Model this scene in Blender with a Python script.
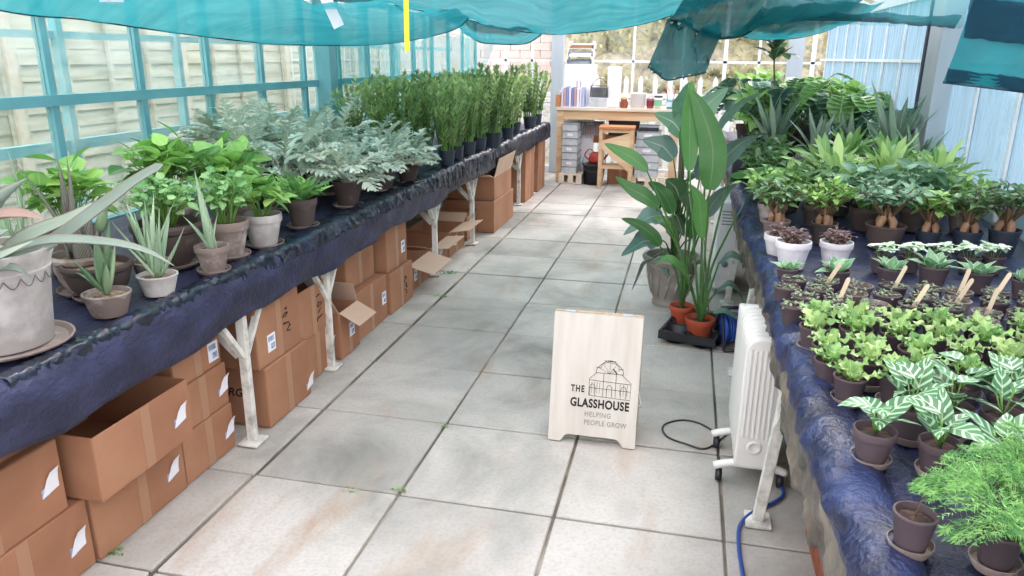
import bpy, bmesh, math, random
from mathutils import Vector, Matrix, noise
R_=math.radians; PI=math.pi
for o in list(bpy.data.objects): bpy.data.objects.remove(o, do_unlink=True)
S=bpy.context.scene; COL=S.collection
# ------------------------------------------------------------ camera, sky, sun, exposure
cd=bpy.data.cameras.new('camera'); cam=bpy.data.objects.new('camera',cd); COL.objects.link(cam); S.camera=cam
cd.sensor_width=36; cd.lens=748.2*36/1024; cd.clip_start=.02; cd.clip_end=200
_p,_y,_r=.29989,.22344,.008863
_f=Vector((-math.sin(_y)*math.cos(_p), math.cos(_y)*math.cos(_p), -math.sin(_p)))
_rt=Vector((math.cos(_y),math.sin(_y),0)); _up=_rt.cross(_f)
_r1=math.cos(_r)*_rt+math.sin(_r)*_up; _u1=-math.sin(_r)*_rt+math.cos(_r)*_up
cam.matrix_world=Matrix(((_r1.x,_u1.x,-_f.x,1.5667),(_r1.y,_u1.y,-_f.y,-2.3303),(_r1.z,_u1.z,-_f.z,1.5933),(0,0,0,1)))
W=bpy.data.worlds.new('overcast_sky'); S.world=W; W.use_nodes=True
bg=W.node_tree.nodes['Background']; bg.inputs[0].default_value=(1.0,.925,1.0,1); bg.inputs[1].default_value=2.35
sl=bpy.data.lights.new('sun','SUN'); sl.energy=1.9; sl.angle=R_(22); sl.color=(1,.95,.97)
so=bpy.data.objects.new('sun',sl); COL.objects.link(so); so.rotation_euler=(R_(-48),0,R_(-22)); so.location=(0,0,6)
S.view_settings.view_transform='Standard'; S.view_settings.look='None'; S.view_settings.gamma=1
S.view_settings.use_curve_mapping=False; S.view_settings.exposure=.55
# ------------------------------------------------------------ materials
def lin(c):
    return tuple(((v/12.92) if v<=.04045 else ((v+.055)/1.055)**2.4) for v in c)
def H(h):
    return lin(tuple(int(h[i:i+2],16)/255 for i in (0,2,4)))+(1,)
def newmat(name):
    m=bpy.data.materials.new(name); m.use_nodes=True; nt=m.node_tree
    return m,nt,nt.nodes['Principled BSDF'],nt.nodes['Material Output']
def N(nt,t,**k):
    n=nt.nodes.new(t)
    for a,v in k.items(): setattr(n,a,v)
    return n
def ramp(nt,fac,cols,pos=None):
    r=N(nt,'ShaderNodeValToRGB'); e=r.color_ramp.elements
    for i,c in enumerate(cols):
        p=(pos[i] if pos else i/(len(cols)-1))
        if i<2: e[i].position=p; e[i].color=c
        else:
            q=e.new(p); q.color=c
    nt.links.new(fac,r.inputs[0]); return r.outputs[0]
def noisen(nt,scale,detail=4,co='Object',rough=.55,stretch=None,dist=0):
    tc=N(nt,'ShaderNodeTexCoord'); mp=N(nt,'ShaderNodeMapping')
    if stretch: mp.inputs['Scale'].default_value=stretch
    nt.links.new(tc.outputs[co],mp.inputs[0])
    n=N(nt,'ShaderNodeTexNoise'); n.inputs['Scale'].default_value=scale; n.inputs['Detail'].default_value=detail
    n.inputs['Roughness'].default_value=rough; n.inputs['Distortion'].default_value=dist
    nt.links.new(mp.outputs[0],n.inputs[0]); return n.outputs[0]
def mix(nt,fac,a,b):
    m=N(nt,'ShaderNodeMix',data_type='RGBA')
    for sock,v in ((m.inputs[0],fac),(m.inputs[6],a),(m.inputs[7],b)):
        if hasattr(v,'is_output') or isinstance(v,bpy.types.NodeSocket): nt.links.new(v,sock)
        else: sock.default_value=v
    return m.outputs[2]
def mat(name,cols,rough=.6,scale=8,detail=4,bump=0,bscale=None,metal=0,stretch=None,co='Object',spec=.5,pos=None,trans=0,dist=0):
    m,nt,b,out=newmat(name)
    if len(cols)==1: b.inputs['Base Color'].default_value=H(cols[0])
    else:
        f=noisen(nt,scale,detail,co,stretch=stretch,dist=dist)
        nt.links.new(ramp(nt,f,[H(c) for c in cols],pos or [.32+.36*i/(len(cols)-1) for i in range(len(cols))]),b.inputs['Base Color'])
    b.inputs['Roughness'].default_value=rough; b.inputs['Metallic'].default_value=metal
    b.inputs['Specular IOR Level'].default_value=spec
    if bump:
        bn=N(nt,'ShaderNodeBump'); bn.inputs['Strength'].default_value=bump; bn.inputs['Distance'].default_value=.01
        nt.links.new(noisen(nt,bscale or scale*3,5,co,stretch=stretch),bn.inputs['Height']); nt.links.new(bn.outputs[0],b.inputs['Normal'])
    return m
def leafmat(name,c1,c2,rough=.45,stripe=None,trans=.3,spec=.4,rim=None,ribf=.45):
    m,nt,b,out=newmat(name)
    at=N(nt,'ShaderNodeAttribute',attribute_name='tone')
    nz=noisen(nt,9,3)
    a=N(nt,'ShaderNodeMath',operation='MULTIPLY_ADD'); nt.links.new(nz,a.inputs[0]); a.inputs[1].default_value=.5
    s=N(nt,'ShaderNodeMath',operation='SUBTRACT'); nt.links.new(at.outputs['Fac'],s.inputs[0]); s.inputs[1].default_value=.25
    nt.links.new(s.outputs[0],a.inputs[2])
    col=ramp(nt,a.outputs[0],[H(c1),H(c2)],[0,1])
    uv=N(nt,'ShaderNodeUVMap'); sx=N(nt,'ShaderNodeSeparateXYZ'); nt.links.new(uv.outputs[0],sx.inputs[0])
    ab=N(nt,'ShaderNodeMath',operation='SUBTRACT'); nt.links.new(sx.outputs[0],ab.inputs[0]); ab.inputs[1].default_value=.5
    ab2=N(nt,'ShaderNodeMath',operation='ABSOLUTE'); nt.links.new(ab.outputs[0],ab2.inputs[0])
    # pale midrib, true pattern of the leaf
    rib=N(nt,'ShaderNodeMath',operation='LESS_THAN'); nt.links.new(ab2.outputs[0],rib.inputs[0]); rib.inputs[1].default_value=.022
    if stripe:
        k=N(nt,'ShaderNodeMath',operation='MULTIPLY_ADD'); nt.links.new(ab2.outputs[0],k.inputs[0]); k.inputs[1].default_value=-.55; nt.links.new(sx.outputs[1],k.inputs[2])
        si=N(nt,'ShaderNodeMath',operation='MULTIPLY'); nt.links.new(k.outputs[0],si.inputs[0]); si.inputs[1].default_value=stripe[1]*2*PI
        sn=N(nt,'ShaderNodeMath',operation='SINE'); nt.links.new(si.outputs[0],sn.inputs[0])
        col=mix(nt,ramp(nt,sn.outputs[0],[(0,0,0,1),(1,1,1,1)],[.35,.6]),col,H(stripe[0]))
    if rim:
        r2=N(nt,'ShaderNodeMath',operation='GREATER_THAN'); nt.links.new(ab2.outputs[0],r2.inputs[0]); r2.inputs[1].default_value=rim[1]
        col=mix(nt,r2.outputs[0],col,H(rim[0]))
    colr=mix(nt,rib.outputs[0],col,mix(nt,ribf,col,H('d8e6b0')))
    hs=N(nt,'ShaderNodeHueSaturation'); hs.inputs['Saturation'].default_value=.82; hs.inputs['Value'].default_value=1.15; nt.links.new(colr,hs.inputs['Color']); colr=hs.outputs[0]
    nt.links.new(colr,b.inputs['Base Color']); b.inputs['Roughness'].default_value=rough; b.inputs['Specular IOR Level'].default_value=spec
    t=N(nt,'ShaderNodeBsdfTranslucent'); nt.links.new(colr,t.inputs[0])
    ms=N(nt,'ShaderNodeMixShader'); ms.inputs[0].default_value=trans
    nt.links.new(b.outputs[0],ms.inputs[1]); nt.links.new(t.outputs[0],ms.inputs[2]); nt.links.new(ms.outputs[0],out.inputs[0])
    return m
def netmat(name,c1,c2,alpha,wscale=60,tl=.6):
    m,nt,b,out=newmat(name); nt.nodes.remove(b)
    f=noisen(nt,2.2,4,dist=.4,stretch=(1,3,1)); col=ramp(nt,f,[H(c1),H(c2)],[.3,.7])
    d=N(nt,'ShaderNodeBsdfDiffuse'); t=N(nt,'ShaderNodeBsdfTranslucent'); tr=N(nt,'ShaderNodeBsdfTransparent')
    nt.links.new(col,d.inputs[0]); nt.links.new(col,t.inputs[0]); tr.inputs[0].default_value=(1,1,1,1)
    m1=N(nt,'ShaderNodeMixShader'); m1.inputs[0].default_value=tl
    nt.links.new(d.outputs[0],m1.inputs[1]); nt.links.new(t.outputs[0],m1.inputs[2])
    tc=N(nt,'ShaderNodeTexCoord'); wv=N(nt,'ShaderNodeTexWave',bands_direction='Y'); wv.inputs['Scale'].default_value=wscale
    wv.inputs['Distortion'].default_value=.6; nt.links.new(tc.outputs['UV'],wv.inputs[0])
    mr=N(nt,'ShaderNodeMapRange'); nt.links.new(wv.outputs['Fac'],mr.inputs[0]); mr.inputs[3].default_value=max(0,alpha-.12); mr.inputs[4].default_value=alpha+.12
    m2=N(nt,'ShaderNodeMixShader'); nt.links.new(mr.outputs[0],m2.inputs[0]); nt.links.new(m1.outputs[0],m2.inputs[1]); nt.links.new(tr.outputs[0],m2.inputs[2])
    nt.links.new(m2.outputs[0],out.inputs[0]); return m
def glassmat(name,tint,refl=.08,white=0.0,wcol='dfe9ee',streak=None):
    m,nt,b,out=newmat(name); nt.nodes.remove(b)
    tr=N(nt,'ShaderNodeBsdfTransparent'); tr.inputs[0].default_value=H(tint)
    gl=N(nt,'ShaderNodeBsdfGlossy'); gl.inputs['Roughness'].default_value=.05
    m1=N(nt,'ShaderNodeMixShader'); m1.inputs[0].default_value=refl; nt.links.new(tr.outputs[0],m1.inputs[1]); nt.links.new(gl.outputs[0],m1.inputs[2]); last=m1
    if white or streak:
        d=N(nt,'ShaderNodeBsdfDiffuse'); t=N(nt,'ShaderNodeBsdfTranslucent')
        f=noisen(nt,3,5,stretch=streak or (1,1,1)); c=ramp(nt,f,[H('93b2c0'),H(wcol)],[.3,.6])
        nt.links.new(c,d.inputs[0]); nt.links.new(c,t.inputs[0])
        a=N(nt,'ShaderNodeMixShader'); a.inputs[0].default_value=.6; nt.links.new(d.outputs[0],a.inputs[1]); nt.links.new(t.outputs[0],a.inputs[2])
        m2=N(nt,'ShaderNodeMixShader'); mr=N(nt,'ShaderNodeMapRange'); nt.links.new(f,mr.inputs[0]); mr.inputs[1].default_value=.3; mr.inputs[2].default_value=.7
        mr.inputs[3].default_value=max(0,white-.2); mr.inputs[4].default_value=min(1,white+.2)
        nt.links.new(mr.outputs[0],m2.inputs[0]); nt.links.new(m1.outputs[0],m2.inputs[1]); nt.links.new(a.outputs[0],m2.inputs[2]); last=m2
    nt.links.new(last.outputs[0],out.inputs[0]); return m
def tonemul(nt,c):
    at=N(nt,'ShaderNodeAttribute',attribute_name='tone'); mr=N(nt,'ShaderNodeMapRange'); nt.links.new(at.outputs['Fac'],mr.inputs[0]); mr.inputs[3].default_value=.86; mr.inputs[4].default_value=1.08
    h=N(nt,'ShaderNodeHueSaturation'); nt.links.new(mr.outputs[0],h.inputs['Value']); nt.links.new(c,h.inputs['Color']); return h.outputs[0]
def slabmat():
    m,nt,b,out=newmat('weathered_concrete_paving')
    oi=N(nt,'ShaderNodeObjectInfo')
    f=noisen(nt,1.1,6,rough=.62,dist=.5); c=ramp(nt,f,[H('8a8980'),H('adaba3'),H('c0bdb5'),H('cbc9c2')],[.33,.43,.53,.70]); c=tonemul(nt,c)
    f2=noisen(nt,2.3,5,rough=.6,stretch=(1.6,.5,1)); rust=ramp(nt,f2,[(0,0,0,1),(1,1,1,1)],[.55,.76]); c=mix(nt,rust,c,H('ae9a86'))
    f3=noisen(nt,70,3); c=mix(nt,ramp(nt,f3,[(0,0,0,1),(.35,.35,.35,1)],[.45,.75]),c,H('8c8b86'))
    f4=noisen(nt,1.7,3,stretch=(1.3,.7,2)); c=mix(nt,ramp(nt,f4,[(.45,.45,.45,1),(0,0,0,1)],[.3,.47]),c,H('7d8480'))
    nt.links.new(c,b.inputs['Base Color']); b.inputs['Roughness'].default_value=.75; b.inputs['Specular IOR Level'].default_value=.35
    bn=N(nt,'ShaderNodeBump'); bn.inputs['Strength'].default_value=.25; bn.inputs['Distance'].default_value=.004
    nt.links.new(noisen(nt,30,5),bn.inputs['Height']); nt.links.new(bn.outputs[0],b.inputs['Normal'])
    return m
def potmat(name,base,stain,amount,rough=.8):
    m,nt,b,out=newmat(name); oi=N(nt,'ShaderNodeObjectInfo')
    tc=N(nt,'ShaderNodeTexCoord'); va=N(nt,'ShaderNodeVectorMath',operation='ADD'); nt.links.new(tc.outputs['Object'],va.inputs[0])
    nt.links.new(oi.outputs['Random'],va.inputs[1])
    n=N(nt,'ShaderNodeTexNoise'); n.inputs['Scale'].default_value=9; n.inputs['Detail'].default_value=6; n.inputs['Roughness'].default_value=.6
    nt.links.new(va.outputs[0],n.inputs[0])
    c=ramp(nt,n.outputs[0],[H(base),H(base),H(stain)],[0,amount,min(1,amount+.2)])
    h=N(nt,'ShaderNodeHueSaturation'); mr=N(nt,'ShaderNodeMapRange'); nt.links.new(oi.outputs['Random'],mr.inputs[0]); mr.inputs[3].default_value=.82; mr.inputs[4].default_value=1.18
    nt.links.new(mr.outputs[0],h.inputs['Value']); nt.links.new(c,h.inputs['Color']); nt.links.new(h.outputs[0],b.inputs['Base Color'])
    b.inputs['Roughness'].default_value=rough; b.inputs['Specular IOR Level'].default_value=.25
    return m
M=dict(
 slab=slabmat(), joint=mat('dark_joint_soil',['3f3b34','6e685c','a19a8c'],.95,2.2),
 gravel=mat('outside_ground',['a8a79c','c9c6ba'],.9,3),
 teal=mat('teal_frame_paint',['66a9b0','79b6bb'],.4,6), tealpale=mat('pale_teal_frame',['7fbcc2','98cbd0'],.5,6),
 white=mat('white_glazing_bar',['dfe6ea','eef2f4'],.5,8), whitepaint=mat('weathered_white_paint',['a9aaa0','dcdcd2','ecece4'],.6,14,5,bump=.15),
 greypost=mat('grey_alloy_post',['a8b4bc','bcc6cc'],.5,5,stretch=(1,1,.2)), darkseal=mat('dark_rubber_seal',['2f3c50'],.6),
 fence=mat('bleached_fence_board',['b9b6a2','cfcbb8','dcd6c6'],.85,5,4,bump=.2,stretch=(1,.35,4)),
 glass=glassmat('clear_glass','fbfcfb',.05), glassleft=glassmat('tinted_glass','f5faf7',.05,.05,'e2efec',(1,1,2)), frost=glassmat('whitewashed_glass','e6f2f6',.05,.74,'b4cbd8',(1,9,.6)),
 panel=mat('pale_blue_wall_panel',['9cb8c8','b4cbd8'],.6,3),
 netlit=netmat('lit_teal_shade_net','339fa8','52b6bd',.05,tl=.66),  # brighter copy of the teal net, lit look put into its colour
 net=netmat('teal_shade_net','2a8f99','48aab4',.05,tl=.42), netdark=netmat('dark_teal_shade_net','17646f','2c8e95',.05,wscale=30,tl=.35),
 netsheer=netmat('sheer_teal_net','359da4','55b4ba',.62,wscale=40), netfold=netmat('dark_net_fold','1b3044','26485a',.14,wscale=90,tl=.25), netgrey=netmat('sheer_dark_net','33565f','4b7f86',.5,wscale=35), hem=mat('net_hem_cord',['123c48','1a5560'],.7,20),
 cloth=mat('navy_ground_cloth',['1f2136','2b2e48','3c4162'],.5,9,6,bump=.9,bscale=60,spec=.4,stretch=(1,.6,1)),
 plastic=mat('black_crumpled_plastic',['101420','181f2e','252f46'],.26,10,4,bump=.7,bscale=26,spec=.8),
 clothcrinkle=mat('crinkled_navy_sheeting',['191d33','262c48','3a4468'],.4,14,6,bump=1,bscale=70,spec=.6),
 plasticblue=mat('blue_black_crumpled_plastic',['161b33','222b4f','2e3e6c'],.36,9,5,bump=1,bscale=55,spec=.6),
 plasticbrown=mat('dusty_brown_plastic',['3a3936','5b554d','8a7e6e'],.35,8,5,bump=.8,bscale=22,spec=.6,stretch=(1,1,.5)),
 card=mat('cardboard',['97694c','a57557','af8161'],.8,3,4,bump=.05), cardin=mat('cardboard_inside',['8c654f','9a715a'],.85,3),
 cardpale=mat('pale_cardboard_flap',['c2a48c','cfb39b'],.8,3), tape=mat('brown_parcel_tape',['a98062'],.4),
 paper=mat('white_paper',['e8eaf0','f4f5f8'],.6,5), printblue=mat('label_print',['6b7fa8','c3cce0'],.7,60), ink=mat('black_ink',['1a1a1c'],.7),
 greyink=mat('grey_ink',['8a8a88'],.7),
 ply=mat('pale_plywood',['cbc7ba','d4d0c4','dbd7cc'],.65,4,5,stretch=(5,5,.6)), plyedge=mat('plywood_edge',['a98c68','c8ad88'],.8,40,stretch=(1,1,6)),
 timber=mat('pine_timber',['c6a27a','d6b590','e2c6a2'],.7,5,4,stretch=(.6,.6,3)), timbery=mat('pine_board',['c9a67c','dcbd96','e8cfaa'],.7,4,4,stretch=(.3,3,3)),
 redwood=mat('orange_timber',['b5764a','c98c5e'],.7,5,4), palewood=mat('bleached_plank',['d8c9b4','e8dccb'],.75,6,4,stretch=(.4,3,3)),
 terracotta=potmat('terracotta_orange','b4553a','c97a5c',.6), agedpot=potmat('aged_terracotta','7c6f67','b4ada5',.5), brownpot=potmat('dark_brown_terracotta','4f4541','716660',.6),
 greypot=potmat('limewashed_clay','a9a5a0','c9c6c0',.45), smallpot=potmat('mauve_brown_pot','5a4e52','7a6c6c',.62), whitepot=potmat('white_ceramic','cfcdcf','e4e2e2',.45,.5),
 rimline=mat('limescaled_rim',['a89a92','c2b8b0'],.8,30), saucer=potmat('pale_clay_saucer','8e8079','b3a9a1',.5), nursery=mat('dark_blue_grey_plastic',['28303c','363f4c'],.45,10,spec=.5),
 urnmat=potmat('carved_stone_urn','a39b92','c4beb4',.5), soil=mat('potting_soil',['2b211f','463630','6a5348'],.95,60,4,bump=.8,bscale=80), grit=mat('gritty_soil',['5a483c','8a7560','b09a80'],.95,70,4,bump=.8,bscale=90),
 bark=mat('ficus_root_bark',['8c6a50','a98468','c29b7c'],.7,12,5,bump=.3), stem=mat('green_stem',['5e8a3a','7ba64e'],.5,8), drystem=mat('brown_stem',['5b4a34','7d6a4c'],.7,12),
 tagwood=mat('bare_wood_label',['dcc8a6','ecdcc0'],.7,10,stretch=(2,2,.4)),
 blackplastic=mat('black_plastic',['1c1d22','2a2b31'],.4,8), bluecable=mat('blue_cable',['2a4a9a'],.4), blackcable=mat('black_cable',['2c2c30'],.5), bluepart=mat('blue_plastic_reel',['24489c','2e5ab4'],.4,6),
 enamel=mat('cream_white_enamel',['dfe0da','e9eae4'],.35,4), redthing=mat('red_plastic',['a3342e','bb4438'],.5,6), yellow=mat('yellow_sticky_trap',['c9cf1e','dfe030'],.4,20),
 clearbox=mat('cloudy_plastic_drawer',['b4bcc2','d4dadd'],.3,12), whitebox=mat('white_plastic',['eceff2','f6f7f9'],.4,4), darkmetal=mat('dark_wire_metal',['5a5450','75706a'],.4,6),
 hedgecore=mat('hedge_mass',['8a8c7c','a9a68e','c6bf98','c2bab0'],.9,9,6,bump=.8,bscale=12), farbrick=mat('pale_pink_masonry',['c3b2ac','d6c8c2','cdbfb8'],.9,3), darkstem=mat('dark_green_stalk',['345a2c','4f7a3c'],.45,8),
 brick=mat('red_brown_clay',['8a4a34','a35e44'],.8,12), weed=leafmat('weed_green','4f8a2a','8fc04a'),
 greyclutter=mat('grey_plastic_tray',['6d7680','98a2aa'],.4,6),
)
LM=dict(
 agave=leafmat('agave_leaf','62776a','90a48e',.55,trans=.03,ribf=0,rim=('8c7a66',.45)), aloevar=leafmat('striped_aloe_leaf','6b6a60','9a9a86',.5,('56584e',14),.05,ribf=0), aloe=leafmat('spotted_aloe_leaf','5f8a5c','9cbf92',.45,('a3bd9a',11),.1,ribf=0),
 opuntia=leafmat('cactus_pad','466f46','7d9c6c',.5,trans=.05,ribf=0), redtip=leafmat('red_leaf_edge','7f7c6c','9a7464',.5,trans=.05,ribf=0),
 pothos=leafmat('lime_pothos_leaf','4f9a2c','a9d85a',.4), mint=leafmat('small_fresh_leaf','4a9440','a6d884',.5), spath=leafmat('broad_bright_leaf','3f8a2a','9fd650',.38),
 blue=leafmat('silver_blue_fern','9fb59a','f0f4e4',.5,trans=.25), zz=leafmat('zz_leaflet','3c6a28','a3c368',.3), zzold=leafmat('dark_zz_leaflet','2e5a22','7aa24a',.3),
 strel=leafmat('strelitzia_leaf','286420','4c9234',.3,trans=.3,ribf=.1), streldark=leafmat('grey_green_leaf','3a6152','739684',.3,trans=.12,ribf=.3), lime=leafmat('lime_wavy_fern','639a3c','b9d978',.4), limegreen=leafmat('green_wavy_fern','4a8a34','93c25c',.4),
 calathea=leafmat('calathea_leaf','2f6a3c','4a8a50',.4,('9ac596',4),.2), asparagus=leafmat('asparagus_fern','3f8f3a','8cc858',.5), gin=leafmat('ficus_leaf','2c5c34','6ea052',.3), ginlight=leafmat('light_ficus_leaf','4f8f30','9ed052',.35),
 pep=leafmat('round_blue_green_leaf','3f7a54','8fbd94',.4), monst=leafmat('monstera_leaf','2f6e34','78b44e',.3,trans=.25), monstdark=leafmat('dark_monstera_leaf','2a5a48','6e9f86',.25), sans=leafmat('grey_green_sword_leaf','4a6c54','8fae90',.4,trans=.1),
 seed=leafmat('seedling_leaf','4a5e44','93a87c',.6), viol=leafmat('fuzzy_rosette_leaf','4d8a58','93c08c',.6,rim=('a9d2a4',.42)), whitebud=leafmat('white_green_rosette','a9c8a0','e4eedc',.5), purple=leafmat('dark_purple_leaf','4a3036','8c6a70',.5),
 hedge=leafmat('hedge_leaf','8d9468','cfca8c',.6), fig=leafmat('dark_fig_leaf','24452a','4d7a44',.3), grey=leafmat('small_grey_leaf','4b5b48','8f9c86',.6),
)
# ------------------------------------------------------------ mesh builder
class MB:
    def __init__(s): s.v=[];s.f=[];s.mi=[];s.uv=[];s.t=[];s.tone=.5
    def addv(s,p): s.v.append(tuple(p)); s.t.append(s.tone); return len(s.v)-1
    def face(s,ids,m=0,uv=None): s.f.append(tuple(ids)); s.mi.append(m); s.uv.append(uv or [(0.3,0.5)]*len(ids))
    def box(s,lo,hi,m=0,mtx=None):
        x0,y0,z0=lo;x1,y1,z1=hi
        ps=[(x0,y0,z0),(x1,y0,z0),(x1,y1,z0),(x0,y1,z0),(x0,y0,z1),(x1,y0,z1),(x1,y1,z1),(x0,y1,z1)]
        if mtx is not None: ps=[mtx@Vector(p) for p in ps]
        i=[s.addv(p) for p in ps]
        for q in ((0,3,2,1),(4,5,6,7),(0,1,5,4),(1,2,6,5),(2,3,7,6),(3,0,4,7)): s.face([i[k] for k in q],m)
        return s
    def bar(s,a,b,w,d,m=0,up=(0,0,1)):
        a=Vector(a);b=Vector(b);t=(b-a); L=t.length; t.normalize(); u=Vector(up)
        if abs(t.dot(u))>.98: u=Vector((1,0,0))
        x=t.cross(u).normalized(); y=x.cross(t)
        mt=Matrix(((x.x,y.x,t.x,a.x),(x.y,y.y,t.y,a.y),(x.z,y.z,t.z,a.z),(0,0,0,1)))
        return s.box((-w/2,-d/2,0),(w/2,d/2,L),m,mt)
    def tube(s,pts,r,seg=8,m=0,cap=True):
        pts=[Vector(p) for p in pts]; n=len(pts); rr=r if hasattr(r,'__len__') else [r]*n
        prev=None; rings=[]
        for i,p in enumerate(pts):
            t=(pts[min(i+1,n-1)]-pts[max(i-1,0)]).normalized()
            if prev is None:
                u=Vector((0,0,1)) if abs(t.z)<.9 else Vector((1,0,0)); x=t.cross(u).normalized()
            else: x=(prev-t*prev.dot(t)).normalized()
            prev=x; y=t.cross(x)
            rings.append([s.addv(p+(x*math.cos(2*PI*k/seg)+y*math.sin(2*PI*k/seg))*rr[i]) for k in range(seg)])
        for i in range(n-1):
            for k in range(seg): s.face((rings[i][k],rings[i][(k+1)%seg],rings[i+1][(k+1)%seg],rings[i+1][k]),m)
        if cap: s.face(rings[0][::-1],m); s.face(rings[-1],m)
        return s
    def lathe(s,prof,seg=28,m=0,c=(0,0,0),jit=0,capb=True,mats=None):
        rings=[]
        for r,z in prof:
            rings.append([s.addv((c[0]+r*math.cos(2*PI*k/seg),c[1]+r*math.sin(2*PI*k/seg),c[2]+z)) for k in range(seg)])
        for i in range(len(rings)-1):
            mm=mats[i] if mats else m
            for k in range(seg): s.face((rings[i][k],rings[i][(k+1)%seg],rings[i+1][(k+1)%seg],rings[i+1][k]),mm)
        if capb: s.face(rings[0][::-1],m)
        return s
    def strip(s,P,Wd,side,cup=.15,m=0,wav=0,wf=3,up=None,ph=0):
        """leaf blade along points P, widths Wd, side vectors; 5 verts across"""
        n=len(P); rows=[]
        for i,p in enumerate(P):
            t=(P[min(i+1,n-1)]-P[max(i-1,0)]).normalized(); sd=(side-t*side.dot(t)).normalized(); nn=sd.cross(t)
            if up is not None and nn.z<0: nn=-nn
            w=Wd[i]/2; wz=wav*Wd[i]*math.sin(ph+wf*2*PI*i/(n-1)); wz2=wav*Wd[i]*math.sin(ph+1.3+wf*2*PI*i/(n-1))
            rows.append([s.addv(p-sd*w+nn*(cup*w+wz)),s.addv(p-sd*w*.5+nn*(cup*w*.35)),s.addv(p),s.addv(p+sd*w*.5+nn*(cup*w*.35)),s.addv(p+sd*w+nn*(cup*w+wz2))])
        for i in range(n-1):
            for k in range(4):
                u0,u1=k/4,(k+1)/4; v0,v1=i/(n-1),(i+1)/(n-1)
                s.face((rows[i][k],rows[i][k+1],rows[i+1][k+1],rows[i+1][k]),m,[(u0,v0),(u1,v0),(u1,v1),(u0,v1)])
    def leaf(s,base,az,el,L,Wd,droop=.6,shape='lance',n=5,cup=.25,m=0,wav=0,wf=3,roll=0,pet=0):
        p=Vector(base); a=el; P=[p.copy()]; st=L/n
        for i in range(n):
            d=Vector((math.cos(az)*math.cos(a),math.sin(az)*math.cos(a),math.sin(a))); p=p+d*st; P.append(p.copy()); a-=droop/n
        sd=Vector((-math.sin(az),math.cos(az),0))
        if roll: sd=(sd*math.cos(roll)+Vector((0,0,1))*math.sin(roll))
        s.strip(P,[Wd*SH[shape](i/n) for i in range(n+1)],sd,cup,m,wav,wf,up=1,ph=az*3)
        return P
    def build(s,name,mats,parent=None,smooth=True,recalc=False):
        me=bpy.data.meshes.new(name); me.from_pydata(s.v,[],s.f)
        for x in (mats if isinstance(mats,(list,tuple)) else [mats]): me.materials.append(x)
        me.polygons.foreach_set('material_index',s.mi); me.polygons.foreach_set('use_smooth',[smooth]*len(s.f))
        uv=me.uv_layers.new(name='UVMap'); flat=[c for f in s.uv for q in f for c in q]; uv.data.foreach_set('uv',flat)
        at=me.attributes.new('tone','FLOAT','POINT'); at.data.foreach_set('value',s.t); me.update()
        if smooth and not recalc: pass
        o=bpy.data.objects.new(name,me); COL.objects.link(o)
        if parent: o.parent=parent
        return o
SH=dict(
 lance=lambda t: max(.02,math.sin(PI*min(1,.06+.94*t)**.8)), ovate=lambda t: max(.02,math.sin(PI*(.05+.95*t)**.62)),
 strap=lambda t: .75+.25*min(1,t*3) if t<.75 else max(.02,(1-t)/.25)**.7, sword=lambda t: max(.03,1-t**1.6), obov=lambda t: max(.03,math.sin(PI*(.04+.96*t)**1.25)),
 big=lambda t: max(.02,math.sin(PI*(.03+.97*t)**.72)**.8), spoon=lambda t: .16 if t<.3 else max(.02,math.sin(PI*((t-.3)/.7*.96+.04)**.7)))
def smooth_angle(o,deg=35):
    me=o.data; bm=bmesh.new(); bm.from_mesh(me)
    for e in bm.edges:
        if len(e.link_faces)==2 and e.calc_face_angle(0)>R_(deg): e.smooth=False
    bm.to_mesh(me); bm.free(); return o
def bevel(o,w=.003,seg=2):
    md=o.modifiers.new('bevel','BEVEL'); md.width=w; md.segments=seg; md.limit_method='ANGLE'; return o
def tag(o,label=None,cat=None,group=None,kind=None):
    if label: o['label']=label
    if cat: o['category']=cat
    if group: o['group']=group
    if kind: o['kind']=kind
    return o
def empty(name,loc=(0,0,0),rz=0):
    o=bpy.data.objects.new(name,None); COL.objects.link(o); o.location=loc; o.rotation_euler=(0,0,rz); o.empty_display_size=.05; return o
KIDS={}
def kids(o): return KIDS.setdefault(o.name,list(o.children))
def copy_tree(o,parent=None):
    c=o.copy(); COL.objects.link(c)
    if parent: c.parent=parent
    for ch in kids(o): copy_tree(ch,c)
    return c
CACHE={}
def place(key,maker,loc,rz=0,scale=1,label=None,cat=None,group=None):
    if key not in CACHE:
        CACHE[key]=maker(); r=CACHE[key]; first=True
        bpy.context.view_layer.update()
        def reg(q):
            for ch in kids(q): reg(ch)
        reg(r)
    else: r=copy_tree(CACHE[key])
    r.location=loc; r.rotation_euler=(0,0,rz); r.scale=(scale,)*3
    tag(r,label,cat,group); 
    if not group and 'group' in r: del r['group']
    return r
ORD=['first','second','third','fourth','fifth','sixth','seventh','eighth','ninth','tenth','eleventh','twelfth','thirteenth','fourteenth']
rnd=random.Random(7)
def st(o): return tag(o,kind='structure')
XL,XR,YN,YB=-1.33,3.2,-3.2,8.45
# ------------------------------------------------------------ floor: bedding + every slab inside one paved floor
m=MB(); m.box((XL-.1,YN,-.08),(XR+.1,YB+.1,-.014)); st(m.build('floor',M['joint'],smooth=False))
m=MB()
xs=[-1.2,-.6,0,.6,1.2,1.8,2.4,3.0]
for c,x in enumerate(xs):
    for r in range(-6,15):
        y=r*.6
        g=.004+rnd.random()*.003; dz=(rnd.random()-.5)*.006
        if x==-.6: x0,x1=-.6,-.012
        else: x0,x1=x,x+.6
        m.tone=rnd.random(); m.box((x0+g,y+g,-.04),(x1-g,y+.6-g,dz-.002))
paving=m.build('floor_paving',M['slab'],smooth=False); bevel(paving,.004,1); st(paving)
m=MB(); m.box((-14,-8,-.2),(16,26,-.085)); st(m.build('ground',M['gravel'],smooth=False))
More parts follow.
